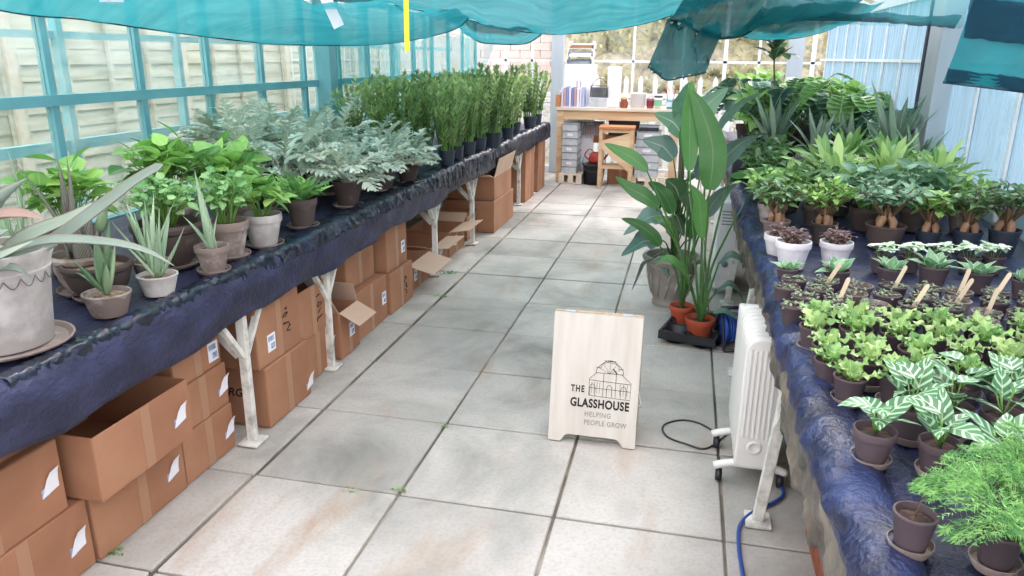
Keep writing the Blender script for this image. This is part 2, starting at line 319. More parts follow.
# ------------------------------------------------------------ left wall
m=MB(); m.box((XL-.06,YN,-.08),(XL+.02,YB,.72)); st(m.build('wall_left',M['panel'],smooth=False))
ys=[.08+.61*k for k in range(-5,14)]
m=MB()
m.box((XL-.03,YN,.72),(XL+.03,YB,.78)); m.box((XL-.03,YN,1.355),(XL+.035,YB,1.405)); m.box((XL-.04,YN,2.02),(XL+.03,YB,2.10))
for y in ys: m.box((XL-.02,y-.02,.78),(XL+.02,y+.02,2.02))
f=m.build('window_1',M['teal'],smooth=False); st(f)
m=MB()
for a,b in zip(ys,ys[1:]):
    m.box((XL-.003,a+.02,.78),(XL+.003,b-.02,1.355)); m.box((XL-.003,a+.02,1.405),(XL+.003,b-.02,2.02))
g=m.build('glass_pane',M['glassleft'],f,smooth=False)
m=MB(); m.box((XL+.02,3.3,.72),(XL+.14,3.42,2.2)); st(m.build('trim_1',M['teal'],smooth=False))
# pale outer frame standing just outside the glass
m=MB()
for z0,z1 in ((1.03,1.11),(1.66,1.72)): m.box((-2.02,-3,z0+.01),(-1.97,9,z1-.01))
for k in range(-3,10): m.bar((-1.97,.42+1.05*k,0),(-1.97,.42+1.05*k,2.2),.045,.05)
tag(m.build('outer_frame',M['tealpale'],smooth=False),'pale teal timber frame standing outside the left glazing before the fence','frame')
# fence outside
fr=empty('board_fence',(-3.0,0,0)); tag(fr,'bleached overlapping board fence outside the left windows','fence')
for k in range(-1,6):
    y0=-1.6+k*1.86; m=MB()
    for j in range(19):
        z=.02+j*.115; wob=rnd.uniform(-.008,.008)
        m.box((0,0,-.003),(.012,1.8,.125),0,Matrix.Translation((rnd.uniform(0,.01),y0,z+wob))@Matrix.Rotation(R_(-7),4,'Y')@Matrix.Rotation(rnd.uniform(-.004,.004),4,'X'))
    for q in (.0,.45,.9,1.35,1.76): m.box((.02,y0+q,.0),(.05,y0+q+.035,2.2))
    m.build('fence_panel',M['fence'],fr,smooth=False)
    m=MB(); m.box((-.04,y0-.08,-.085),(.07,y0-.005,2.32)); m.build('fence_post',M['palewood'],fr,smooth=False)
# trellis mesh beyond the boards
m=MB()
for k in range(26): m.bar((-2.55,5.2+k*.16,.0),(-2.55,5.2+k*.16,2.5),.012,.012)
for k in range(16): m.bar((-2.55,5.2,.1+k*.16),(-2.55,9.3,.1+k*.16),.012,.012)
tag(m.build('wire_trellis',M['white'],smooth=False),'white wire mesh trellis panel outside past the left windows','trellis')
# ------------------------------------------------------------ right wall
m=MB(); m.box((XR,YN,-.08),(XR+.06,YB,.92)); st(m.build('wall_right',M['panel'],smooth=False))
yr=[-2.2+.6*k+.03 for k in range(0,18)]
m=MB(); m.box((XR-.02,YN,.90),(XR+.03,YB,.935)); m.box((XR-.015,YN,1.575),(XR+.03,YB,1.60)); m.box((XR-.03,YN,2.02),(XR+.04,YB,2.10))
for y in yr: m.box((XR-.018,y-.012,.78),(XR+.02,y+.012,2.02))
f=m.build('window_2',M['white'],smooth=False); st(f)
m=MB()
for a,b in zip(yr,yr[1:]):
    m.box((XR-.003,a+.012,.935),(XR+.003,b-.012,1.575)); m.box((XR-.003,a+.012,1.60),(XR+.003,b-.012,2.02))
m.build('glass_pane',M['frost'],f,smooth=False)
m=MB(); m.box((XR-.13,3.05,.72),(XR-.02,3.32,2.3)); p=m.build('trim_2',M['greypost'],smooth=False); st(p)
m=MB(); m.box((XR-.14,3.33,.72),(XR-.02,3.37,2.3)); st(m.build('trim_3',M['darkseal'],smooth=False))
# ------------------------------------------------------------ back gable
m=MB()
m.box((XL,YB-.03,.0),(XR,YB+.03,.09)); m.box((XL,YB-.02,1.53),(XR,YB+.02,1.56)); m.box((XL,YB-.02,.93),(XR,YB+.02,.96))
for x,w in ((-1.0,.03),(-.62,.03),(.79,.03),(1.45,.03),(2.0,.05),(2.43,.03),(3.1,.05)): m.box((x-w/2,YB-.02,0),(x+w/2,YB+.02,3))
f=m.build('window_3',M['white'],smooth=False); st(f)
m=MB(); m.box((XL,YB+.003,.1),(XR,YB+.008,2.1)); m.build('glass_pane',M['glass'],f,smooth=False)
m=MB(); m.box((-.33,YB-.10,0),(-.16,YB-.02,2.9)); m.box((2.78,YB-.1,0),(2.97,YB-.02,2.9)); st(m.build('trim_4',M['greypost'],smooth=False))
m=MB(); m.box((XL,YN-.06,-.08),(XR,YN,.85)); st(m.build('wall_front_added',M['panel'],smooth=False))  # unseen front wall, added to cut light on the near floor
m=MB()
for k in range(9): m.box((XL+.56*k-.02,YN-.04,.85),(XL+.56*k+.02,YN,2.1))
m.box((XL,YN-.04,2.06),(XR,YN,2.12)); st(m.build('window_4',M['white'],smooth=False))  # bars above the wall, part of the same added, unseen front
# ------------------------------------------------------------ roof
m=MB()
ridge=(.93,3.15)
for y in [-3.2+.61*k for k in range(0,20)]:
    m.bar((XL,y,2.08),(ridge[0],y,ridge[1]),.03,.05); m.bar((XR,y,2.08),(ridge[0],y,ridge[1]),.03,.05)
m.bar((ridge[0],YN,ridge[1]),(ridge[0],YB,ridge[1]),.06,.1)
f=m.build('ceiling',M['white'],smooth=False); st(f)
m=MB()
for X in (XL,XR):
    i=[m.addv(p) for p in ((X,YN,2.1),(X,YB,2.1),(ridge[0],YB,ridge[1]+.03),(ridge[0],YN,ridge[1]+.03))]; m.face(i)
o=m.build('glass_pane',M['glass'],f,smooth=False); so_=o.modifiers.new('t','SOLIDIFY'); so_.thickness=.004
# ------------------------------------------------------------ shade nets
def cr(P,n):
    P=[Vector(p) for p in P]; out=[]; L=len(P)-1
    for i in range(n+1):
        t=i/n*L; k=min(int(t),L-1); u=t-k
        a,b,c,d=P[max(k-1,0)],P[k],P[k+1],P[min(k+2,L)]
        out.append(.5*((2*b)+(c-a)*u+(2*a-5*b+4*c-d)*u*u+(3*b-a-3*c+d)*u**3))
    return out
def sheet(name,lo,hi,matl,label,cat='shade net',nu=60,nv=16,sag=.1,wr=.02,hemm=None,group=None,wf=3,seed=0):
    A=cr(lo,nu); B=cr(hi,nu); m=MB(); g=[]
    for i in range(nu+1):
        row=[]
        for j in range(nv+1):
            t=j/nv; p=A[i].lerp(B[i],t); 
            q=noise.noise(Vector((i/nu*wf*2+seed,t*wf,seed*1.7)))*wr*min(1,t*5)+.35*noise.noise(Vector((i/nu*wf*9,t*wf*.8,seed)))*wr
            p=p+Vector((q*.4,q*.3,q-sag*math.sin(PI*t)))
            row.append(m.addv(p))
        g.append(row)
    for i in range(nu):
        for j in range(nv):
            m.face((g[i][j],g[i+1][j],g[i+1][j+1],g[i][j+1]),0,[(i/nu,j/nv),((i+1)/nu,j/nv),((i+1)/nu,(j+1)/nv),(i/nu,(j+1)/nv)])
    root=m.build(name,matl); tag(root,label,cat,group)
    if hemm:
        h=MB(); h.tube([p+Vector((0,0,.0)) for p in A],hemm,6); h.build('hem_cord',M['hem'],root)
    return root
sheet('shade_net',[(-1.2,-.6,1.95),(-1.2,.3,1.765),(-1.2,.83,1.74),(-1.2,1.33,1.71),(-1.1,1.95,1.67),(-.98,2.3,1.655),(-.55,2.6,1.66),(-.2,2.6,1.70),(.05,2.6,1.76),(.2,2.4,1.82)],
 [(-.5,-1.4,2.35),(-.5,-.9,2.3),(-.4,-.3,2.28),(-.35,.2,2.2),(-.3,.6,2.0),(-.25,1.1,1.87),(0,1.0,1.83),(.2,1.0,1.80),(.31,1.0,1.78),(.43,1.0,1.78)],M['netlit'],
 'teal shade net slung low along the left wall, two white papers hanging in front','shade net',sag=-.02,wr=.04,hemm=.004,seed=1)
sheet('shade_net',[(-.67,5.3,1.83),(-.62,5.5,1.76),(-.5,5.5,1.725),(-.12,5.5,1.72),(.05,5.5,1.80),(.12,5.4,1.86)],[(-.55,4.1,1.98),(-.4,4.1,1.92),(-.3,4.1,1.9),(-.05,4.1,1.83),(.1,4.2,1.84),(.22,4.3,1.86)],M['net'],
 'small teal net fold drooping above the far end of the zz plants',sag=.03,wr=.03,hemm=.009,nu=30,nv=8,seed=4)
sheet('shade_net',[(-1.9,4.5,2.5),(-1.34,4.5,2.1),(-1.05,4.5,2.02),(-.67,4.5,1.95),(-.39,4.5,1.9),(-.12,4.5,1.83),(.25,4.5,1.79),(.45,4.5,1.785),(.76,4.5,1.81),(1.1,4.5,1.86),(1.37,4.5,1.93),(1.63,4.5,1.99),(1.81,4.5,2.06),(2.2,4.5,2.2)],
 [(-.9,1.2,2.9),(-.5,1.2,2.85),(-.17,1.2,2.8),(.33,1.2,2.72),(.6,1.2,2.68),(.92,1.2,2.66),(1.25,1.2,2.66),(1.54,1.2,2.68),(1.77,1.2,2.74),(2.0,1.2,2.8)],M['net'],
 'large bright teal shade net sagging overhead across the middle of the aisle',sag=.12,wr=.09,hemm=.005,nu=90,nv=24,seed=2)
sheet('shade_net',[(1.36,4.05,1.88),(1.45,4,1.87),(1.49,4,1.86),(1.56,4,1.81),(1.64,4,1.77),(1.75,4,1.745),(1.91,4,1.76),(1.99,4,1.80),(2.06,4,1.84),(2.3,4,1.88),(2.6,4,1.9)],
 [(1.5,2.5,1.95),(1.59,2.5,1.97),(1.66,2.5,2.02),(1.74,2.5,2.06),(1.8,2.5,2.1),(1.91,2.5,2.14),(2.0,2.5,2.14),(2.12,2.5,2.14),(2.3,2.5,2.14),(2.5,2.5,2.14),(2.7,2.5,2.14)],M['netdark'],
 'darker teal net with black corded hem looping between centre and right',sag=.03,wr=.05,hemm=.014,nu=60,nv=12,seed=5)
sheet('shade_net',[(1.85,4.4,1.80),(2.06,4.4,1.745),(2.34,4.4,1.75),(2.57,4.4,1.80),(2.7,4.4,1.86)],[(2.0,3.2,1.92),(2.12,3.2,1.93),(2.3,3.2,1.94),(2.5,3.2,1.94),(2.75,3.2,1.95)],M['net'],
 'pale teal net pocket hanging above the monsteras at right',sag=.03,wr=.03,hemm=.004,nu=30,nv=10,seed=6)
sheet('shade_net',[(2.2,3.6,1.83),(2.57,3.6,1.83),(2.8,3.6,1.82),(3.0,3.0,1.80),(3.15,3.0,1.78)],[(2.3,1.6,2.06),(2.5,1.6,2.06),(2.7,1.6,2.06),(2.9,1.6,2.05),(3.12,1.6,2.04)],M['netsheer'],
 'sheer teal netting stretched to the grey post on the right wall',sag=.02,wr=.03,nu=40,nv=10,seed=7)
# piece hanging down in folds
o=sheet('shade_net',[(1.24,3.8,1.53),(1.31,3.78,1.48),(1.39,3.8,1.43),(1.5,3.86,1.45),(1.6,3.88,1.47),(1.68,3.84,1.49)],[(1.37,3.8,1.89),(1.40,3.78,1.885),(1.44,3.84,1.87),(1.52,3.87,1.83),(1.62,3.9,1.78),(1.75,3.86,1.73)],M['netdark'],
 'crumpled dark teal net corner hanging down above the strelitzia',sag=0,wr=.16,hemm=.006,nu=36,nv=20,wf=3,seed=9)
flap=sheet('shade_net',[(2.50,.9,1.515),(2.64,.88,1.50),(2.78,.9,1.485),(2.95,.9,1.47),(3.1,.92,1.45)],[(2.575,.9,1.90),(2.68,.93,1.94),(2.78,.95,1.96),(2.95,.95,1.98),(3.15,.95,2.0)],M['netdark'],
 'close dark teal net flap hanging in the top right corner',sag=0,wr=.03,hemm=.006,nu=36,nv=16,seed=11)
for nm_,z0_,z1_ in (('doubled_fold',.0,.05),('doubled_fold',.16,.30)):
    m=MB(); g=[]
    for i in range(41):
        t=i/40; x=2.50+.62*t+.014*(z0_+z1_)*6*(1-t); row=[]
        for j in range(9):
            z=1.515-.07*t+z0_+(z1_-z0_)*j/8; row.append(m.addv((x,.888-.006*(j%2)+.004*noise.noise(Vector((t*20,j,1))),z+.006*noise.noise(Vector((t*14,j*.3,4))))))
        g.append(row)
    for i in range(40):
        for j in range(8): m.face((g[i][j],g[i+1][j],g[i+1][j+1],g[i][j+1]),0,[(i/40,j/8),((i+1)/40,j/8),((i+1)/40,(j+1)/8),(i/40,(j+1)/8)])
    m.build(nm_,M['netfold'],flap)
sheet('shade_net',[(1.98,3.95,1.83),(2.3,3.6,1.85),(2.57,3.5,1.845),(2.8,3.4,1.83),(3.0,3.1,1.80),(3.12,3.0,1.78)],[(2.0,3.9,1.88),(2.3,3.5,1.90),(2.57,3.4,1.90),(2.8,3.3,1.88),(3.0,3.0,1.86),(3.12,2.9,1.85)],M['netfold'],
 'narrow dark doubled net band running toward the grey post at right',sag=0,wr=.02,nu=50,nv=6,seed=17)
sheet('shade_net',[(-1.22,3.5,1.16),(-1.22,4.3,1.22),(-1.2,5.2,1.28),(-1.18,6.2,1.3),(-1.0,7.2,1.38)],[(-1.24,3.45,1.72),(-1.24,4.3,1.74),(-1.2,5.2,1.76),(-1.1,6.2,1.8),(-.8,7.2,1.85)],M['netsheer'],
 'sheer teal net draped diagonally over the far left windows',sag=0,wr=.12,hemm=.006,nu=50,nv=14,wf=2,seed=13)
# papers and sticky trap hanging from the nets
def hangpaper(x,y,z,w,h,rz,tilt,matl,nm,label,cat,zc):
    r=empty(nm,(x,y,z),rz); tag(r,label,cat)
    m=MB(); m.box((-w/2,-.0008,-h),(w/2,.0008,0),0,Matrix.Rotation(tilt,4,'Y')); m.build('sheet',matl,r,smooth=False)
    m=MB(); m.tube([(0,0,0),(0,.01,zc)],.0012,5); m.build('string',M['blackcable'],r)
    return r
r=hangpaper(-.165,1.2,1.86,.055,.15,.1,-.42,M['paper'],'hanging_note','white paper slip hanging askew from the net, top centre left','note',.1)
r=hangpaper(-1.02,.8,1.885,.11,.07,.25,0,M['paper'],'hanging_note','small white card hanging from the net at the top left','note',.08)
r=hangpaper(.395,.8,1.86,.022,.25,0,.01,M['yellow'],'sticky_trap','yellow sticky insect trap strip hanging over the ferns','insect trap',.05)
# ------------------------------------------------------------ beyond the gable: hedge, low wall, pickets
def leafblob(nm,label,cat,lo,hi,n,matl,core,sz=.09,seed=1):
    r=random.Random(seed); m=MB()
    for i in range(n):
        m.tone=r.random(); x=r.uniform(lo[0],hi[0]); z=lo[2]+(hi[2]-lo[2])*r.random()**.85; y=r.uniform(lo[1],hi[1])
        y+=.4*noise.noise(Vector((x,z,1))); z+=.25*noise.noise(Vector((x*1.3,y,5)))
        m.leaf((x,y,z),r.uniform(0,2*PI),r.uniform(-.8,1.2),sz*r.uniform(.7,1.4),sz*.7,.5,'ovate',2)
    root=m.build('leaves' if core else nm,matl)
    return root
e=empty('garden_hedge',(0,12.2,0)); tag(e,'yellow-green hedge growing beyond the back gable glass','hedge')
h=leafblob('x','','',(-.6,-.45,.2),(6.8,.1,3.6),6500,LM['hedge'],1,.09,3); h.parent=e
m=MB(); g=[]
for i in range(60):
    g.append([m.addv((-.8+i*.13,.35+.35*noise.noise(Vector((i*.4,j*.4,2)))+.9*max(0,j/29-.8),-.085+j*.125)) for j in range(30)])
for i in range(59):
    for j in range(29): m.face((g[i][j],g[i+1][j],g[i+1][j+1],g[i][j+1]))
o=m.build('dense_growth',M['hedgecore'],e); sd=o.modifiers.new('t','SOLIDIFY'); sd.thickness=.3; sd.offset=1
gb_=empty('outside_building',(-2.2,13.5,0)); tag(gb_,'pale pinkish masonry building outside beyond the gable at left','building')
m=MB()
for r in range(24):
    for c in range(12): m.tone=rnd.random(); m.box((-2.4+c*.42+(r%2)*.2+.004,-.1,r*.15-.08),(-2.4+c*.42+(r%2)*.2+.413,.1,r*.15+.064))
m.build('masonry_wall',M['farbrick'],gb_,smooth=False); m=MB(); m.box((-2.6,.0,-.085),(2.9,1.2,3.5)); m.build('inner_wall',M['whitepaint'],gb_,smooth=False)
m=MB(); m.box((-2.7,-.2,3.52),(3.0,1.3,3.62)); m.build('roof_edge',M['greypost'],gb_,smooth=False)

m=MB()
for k in range(14): m.tube([(k*.45,.1,-.085),(k*.45+rnd.uniform(-.1,.1),.1,1.6),(k*.45+rnd.uniform(-.3,.3),.1,3)],[.03,.02,.008],6)
m.build('branches',M['drystem'],e)
wl=empty('low_outside_wall',(0,10.2,0)); tag(wl,'pale low stone wall with capping outside the gable','wall')
m=MB()
for r in range(6):
    for c in range(14): m.box((-1.5+c*.45+(r%2)*.2+.005,-.08,r*.16-.08),(-1.5+c*.45+(r%2)*.2+.44,.08,r*.16+.075))
m.build('stones',M['whitepaint'],wl,smooth=False); m=MB(); m.box((-1.6,-.12,.885),(5.1,.12,.94)); m.build('capping',M['whitepaint'],wl,smooth=False)
pk=empty('picket_fence',(0,9.6,0)); tag(pk,'white picket fence standing outside the back gable','fence')
for k in range(22):
    m=MB(); x=-1.4+k*.22; m.box((x,-.012,-.085),(x+.07,.012,1.28)); m.box((x+.012,-.012,1.28),(x+.058,.012,1.31)); m.box((x+.024,-.012,1.31),(x+.046,.012,1.33)); m.build('picket',M['white'],pk,smooth=False)
for z in (.3,1.0):
    m=MB(); m.box((-1.5,.012,z),(3.6,.04,z+.07)); m.build('rail',M['white'],pk,smooth=False)
# ------------------------------------------------------------ benches
ZT=.78
def frontx(y): return -.108-.016*max(-1,min(y,3.2))
LEGY=[.23,1.05,2.88,3.9,5.8,6.55]
def leg_mb(x,y,ylean=0,top=.70,sgn=1):
    m=MB(); m.bar((x,y,.012),(x+ylean,y,top),.03,.038,0,(1,0,0)); m.box((x-.045,y-.05,0.001),(x+.045,y+.05,.012)); return m
b=empty('left_bench',(-.7,2.5,0)); tag(b,'long white-legged staging bench along the left glazing','bench')
off=Vector((.7,-2.5,0))
def sh(m,d): m.v=[tuple(Vector(p)+d) for p in m.v]; return m
m=MB(); m.box((-1.3,-2.2,.735),(-.19,7.3,.765)); sh(m,off).build('bench_top',M['timber'],b,smooth=False)
m=MB(); m.box((-.30,-2.2,.66),(-.27,7.3,.735)); sh(m,off).build('front_rail',M['whitepaint'],b,smooth=False)
for i,y in enumerate([-1.2]+LEGY):
    x=-.145 if y<1 else -.19
    x=[-.15,-.15,-.185,-.215,-.215,-.215,-.22][i]
    bevel(sh(leg_mb(x,y,top=.72),off).build('leg',M['whitepaint'],b,smooth=False),.002,1)
    for s in (-1,1):
        m=MB(); m.bar((x,y+s*.012,.40),(x,y+s*.20,.66),.02,.026,0,(1,0,0)); sh(m,off).build('brace',M['whitepaint'],b,smooth=False)
    m=MB(); m.bar((x-.02,y,.40),(x-.33,y,.70),.03,.035,0,(0,1,0)); sh(m,off).build('brace',M['whitepaint'],b,smooth=False)
    sh(leg_mb(-1.22,y,top=.73),off).build('leg',M['whitepaint'],b,smooth=False)
b=empty('right_bench',(2.5,2,0)); tag(b,'long white-legged staging bench along the right wall','bench')
off=Vector((-2.5,-2,0))
m=MB(); m.box((1.96,-2.4,.735),(3.14,6.9,.765)); sh(m,off).build('bench_top',M['timber'],b,smooth=False)
m=MB(); m.box((2.03,-2.4,.66),(2.06,6.9,.735)); sh(m,off).build('front_rail',M['whitepaint'],b,smooth=False)
for y in (-1.0,.14,1.5,2.7,4.0,5.4,6.6):
    x=1.92
    bevel(sh(leg_mb(x,y,.06,top=.72),off).build('leg',M['whitepaint'],b,smooth=False),.002,1)
    for s in (-1,1):
        m=MB(); m.bar((x+.032,y+s*.012,.40),(x+.055,y+s*.16,.64),.022,.028,0,(1,0,0)); sh(m,off).build('brace',M['whitepaint'],b,smooth=False)
    sh(leg_mb(3.08,y,top=.73),off).build('leg',M['whitepaint'],b,smooth=False)
def drape(name,prof_fn,y0,y1,step,mats,label,cat='cloth',amp=.012,freq=5,seed=0,parent=None,mfn=None,fine=.006):
    m=MB(); rows=[]; n=int((y1-y0)/step)
    for i in range(n+1):
        y=y0+(y1-y0)*i/n; P=prof_fn(y); row=[]
        for j,(x,z,a) in enumerate(P):
            v=Vector((x*6+seed,y*freq,z*9)); d=noise.noise(v)*amp*a+noise.noise(v*3.1)*fine*a; d2=noise.noise(v*2.1+Vector((9,0,0)))*amp*a
            row.append(m.addv((x+d,y+d2*.5,z+d2*(.6 if a<=1 else 1))))
        rows.append(row)
    k=len(rows[0])
    for i in range(n):
        for j in range(k-1): m.face((rows[i][j],rows[i][j+1],rows[i+1][j+1],rows[i+1][j]),mfn(i/n,j,k) if mfn else 0)
    o=m.build(name,mats,parent); sd=o.modifiers.new('t','SOLIDIFY'); sd.thickness=.0015
    if label: tag(o,label,cat)
    return o
def lerpP(a,b,t): return a+(b-a)*t
def profL(y):
    fx=frontx(y); P=[]
    for t in range(13): P.append((lerpP(-1.29,fx-.07,t/12),ZT-.004,.35))
    P+=[(fx-.05,ZT+.002,.6),(fx-.03,ZT+.01,1),(fx-.012,ZT+.012,1),(fx,ZT+.004,1)]
    zb=.575+.012*math.sin(y*4)+.008*math.sin(y*11)
    if y>3: zb+=.02
    for t in range(1,10): P.append((fx+.012+.012*math.sin(t*.5),lerpP(ZT,zb,t/9),.9))
    return P
drape('bench_cloth',profL,-2.0,7.25,.03,M['cloth'],'navy woven ground cloth covering the left bench and hanging over its edge','cloth',seed=3)
# crumpled plastic roll on the left bench edge
def profLe(y):
    fx=frontx(y); e=.3+.7*min(1,max(0,(y+.2)/1.4)); s=min(1,max(0,(y-2.2)/1.3)); w=.01+.03*noise.noise(Vector((0,y*2.3,4)))+.02*s; dn=.012+.02*(1+noise.noise(Vector((4,y*3.1,4))))+.11*s; k=.35+.3*s
    c=fx-.03; P=[(fx-.10-w,ZT+.001,.5),(fx-.085-w,ZT+.006,1.2),(fx-.065,ZT+.012,2),(fx-.04,ZT+.012+.014*k,2.4),(fx-.02,ZT+.012+.010*k,2.4),(fx+.0,ZT+.014,2.4),(fx+.016,ZT+.006,2.2),(fx+.026,ZT-.01,1.8),(fx+.030,ZT-.02-dn*.3,1.6),(fx+.032,ZT-.02-dn*.6,1.6),(fx+.036,ZT-.02-dn,1.4)]
    return [(c+(x-c)*e+(.034*(1-e) if x>c else 0),(z+.004*(1-e)) if z<=ZT else ZT+.004+(z-ZT)*(.4+.6*e),a*(.35+.65*e)) for x,z,a in P]
drape('plastic_sheet',profLe,-.9,7.25,.012,M['plastic'],'crumpled glossy black plastic bunched along the left bench edge','plastic sheet',amp=.008,freq=26,seed=8,fine=.008)
def profR(y):
    P=[]
    for t in range(13): P.append((lerpP(3.16,1.99,t/12),ZT-.004,.4))
    return P
def profR2(y):
    e=1.897+.008*math.sin(y*2.2); zb=.53+.05*noise.noise(Vector((y*2,3,1)))-.05*max(0,min(1,-y-.2))
    P=[(2.01,ZT+.002,.3),(1.99,ZT+.008,.8),(1.97,ZT+.018,1),(1.95,ZT+.022,1.2),(e+.03,ZT+.02,1.4),(e+.012,ZT+.01,1.4),(e,ZT-.012,1.3)]
    for t in range(1,12): P.append((e-.006+.045*t/11-.008*math.sin(t*.9+y*3),lerpP(ZT-.03,zb,t/11),1.3))
    return P
drape('bench_cloth',profR,-2.2,6.9,.03,M['clothcrinkle'],'navy woven ground cloth spread over the right bench','cloth',seed=5)
drape('plastic_sheet',profR2,-2.2,6.9,.014,[M['plasticblue'],M['plasticbrown']],'crumpled blue and brown plastic sheeting wrapped over the right bench edge','plastic sheet',amp=.018,freq=9,seed=2,mfn=lambda t,j,k:0 if j<7 else 1,fine=.011)
# ------------------------------------------------------------ cardboard boxes
def carton(xf,y0,y1,z0,z1,depth=.42,open_=False,flaps=(),label='',lab=True,curl=False,ink=None,rz=0,inkside=False,labpos=.78,tp=True,labz=.5,group=None):
    L=y1-y0; h=z1-z0-.004; r=empty('cardboard_box',(xf-depth/2,(y0+y1)/2,z0+.002),rz); tag(r,label,'box',group)
    t=.005; a,bb=depth/2,L/2; m=MB()
    m.box((-a,-bb,0),(a,bb,t)); m.box((a-t,-bb,t),(a,bb,h)); m.box((-a,-bb,t),(-a+t,bb,h)); m.box((-a+t,-bb,t),(a-t,-bb+t,h)); m.box((-a+t,bb-t,t),(a-t,bb,h))
    if not open_: m.box((-a+t,-bb+t,h-t),(a-t,bb-t,h))
    o=m.build('carton',M['card'],r,smooth=False); bevel(o,.0025,1)
    for side,ang,ln in flaps:   # side: 'f' front,'b' back,'n' near,'r' far ; ang from vertical outward
        m=MB()
        if side in 'fb':
            s=1 if side=='f' else -1
            mt=Matrix.Translation((s*(a-.003),0,h))@Matrix.Rotation(s*R_(ang),4,'Y'); m.box((-.002,-bb+.004,0),(.002,bb-.004,ln),0,mt)
        else:
            s=-1 if side=='n' else 1
            mt=Matrix.Translation((0,s*(bb-.003),h))@Matrix.Rotation(-s*R_(ang),4,'X'); m.box((-a+.004,-.002,0),(a-.004,.002,ln),0,mt)
        m.build('flap',M['cardpale'],r,smooth=False)
    if tp:
        m=MB(); m.box((a,-.022,.001),(a+.0008,.022,h-.001)); m.build('parcel_tape',M['tape'],r,smooth=False)
    if lab:
        yc=-bb+L*labpos; zc=h*labz; m=MB(); w,hh=.032,.04
        if curl:
            P=[Vector((a+.001,0,0)),Vector((a+.004,0,.025)),Vector((a+.014,0,.05)),Vector((a+.03,0,.068))]
            n=len(P); rows=[]
            for i,p in enumerate(P):
                rows.append([m.addv((a+.001+(p.x-a)*.35,yc-w*(1-1.3*i/n),zc-hh+p.z*1.1)),m.addv((a+.001+(p.x-a)*.45,yc+w*(1-.1*i/n),zc-hh+.012+p.z*1.05))])
            for i in range(n-1): m.face((rows[i][0],rows[i][1],rows[i+1][1],rows[i+1][0]))
            o=m.build('shipping_label',M['paper'],r,smooth=False); sd=o.modifiers.new('t','SOLIDIFY'); sd.thickness=.0006
            m=MB(); m.box((a+.0002,yc-w,zc-hh),(a+.0012,yc-w*.2,zc-hh+.03)); m.build('label_print',M['printblue'],o,smooth=False)
        else:
            m.box((a+.0002,yc-w,zc-hh),(a+.0012,yc+w,zc+hh)); o=m.build('shipping_label',M['paper'],r,smooth=False)
            m=MB(); m.box((a+.0012,yc-w*.8,zc+.008),(a+.0018,yc+w*.6,zc+.03)); m.box((a+.0012,yc-w*.2,zc-.03),(a+.0018,yc+w*.8,zc-.005)); m.build('label_print',M['printblue'],o,smooth=False)
    if ink and ink!='RGS':
        m=MB(); q=random.Random(ink+str(y0)); yy=bb*.35 if not inkside else 0
        for s_ in range(4):
            zc_=h*.5+.055-.036*s_
            if inkside: P=[(-.05+.035*s_+q.uniform(-.012,.012),-bb-.0008,h*.5+q.uniform(-.025,.025)) for _ in range(4)]
            else: P=[(a+.0008,yy+q.uniform(-.034,.034),zc_+q.uniform(-.02,.02)) for _ in range(4)]
            m.tube(cr(P,12),.003,4)
        m.build('handwriting',M['ink'],r)
    if ink=='RGS':
        cu=bpy.data.curves.new('handwriting','FONT'); cu.body=ink; cu.size=.055; cu.extrude=.0004; cu.shear=.25; cu.align_x='CENTER'; cu.align_y='CENTER'; cu.offset=.0008
        o=bpy.data.objects.new('handwriting',cu); COL.objects.link(o)
        me=bpy.data.meshes.new_from_object(o.evaluated_get(bpy.context.evaluated_depsgraph_get())); bpy.data.objects.remove(o)
        o=bpy.data.objects.new('handwriting',me); COL.objects.link(o); me.materials.append(M['ink']); o.parent=r
        if inkside: o.location=(.10,-bb-.001,h*.55); o.rotation_euler=(PI/2,0,0)
        else: o.location=(a+.001,bb*.35,h*.5); o.rotation_euler=(PI/2,-PI/2,PI/2); o.rotation_mode='XYZ'; o.scale=(.8,.8,.8)
    return r
F=-.185
carton(-.21,-1.10,-.61,0,.243,label='bottom cardboard box nearest the camera, curled white label at its right end',curl=True,labpos=.88)
carton(-.215,-1.18,-.67,.243,.486,label='second-tier cardboard box nearest the camera with curled label',curl=True,labpos=.9)
carton(-.24,-1.22,-.70,.486,.70,label='topmost cardboard box at lower left, square printed label below the cloth',labpos=.72,labz=.3)
carton(-.125,-.63,-.17,.247,.475,open_=True,label='open-topped cardboard box jutting out over the aisle at lower left',labpos=.86,curl=True,depth=.46)
carton(-.20,-.60,-.15,0,.245,label='bottom cardboard box beneath the jutting open-topped box',labpos=.85,curl=True)
carton(-.205,-.14,.185,0,.205,label='lowest of three stacked boxes left of the nearest white leg',curl=True,labpos=.9,depth=.5)
carton(-.21,-.135,.18,.205,.39,label='middle of three stacked boxes left of the nearest white leg',curl=True,labpos=.9,depth=.5)
carton(-.215,-.13,.165,.39,.58,label='top of three stacked boxes left of the nearest white leg',labpos=.84,labz=.35,depth=.5)
carton(-.14,.36,.74,0,.285,label='large bottom box with RGS handwritten on its near side behind the nearest leg',curl=True,labpos=.97,labz=.25,ink='RGS',inkside=True,depth=.5)
carton(-.15,.33,.70,.285,.60,label='upper box with square white label and handwriting beside nearest leg',labpos=.3,labz=.3,ink='£25',depth=.46)
carton(-.20,.78,1.12,0,.24,label='plain bottom box left of the second bench leg',lab=True,curl=True,labpos=.92,depth=.4)
carton(-.19,.76,1.07,.24,.50,open_=True,label='handwritten open box on top, left of the second bench leg',ink='GUZ',lab=False,flaps=(('r',25,.14),),depth=.4)
carton(-.175,1.16,1.40,0,.27,open_=True,label='small open box right of the second leg with a big flap folded out',labpos=.6,flaps=(('f',118,.13),('n',40,.12),('r',-20,.12)),depth=.36)
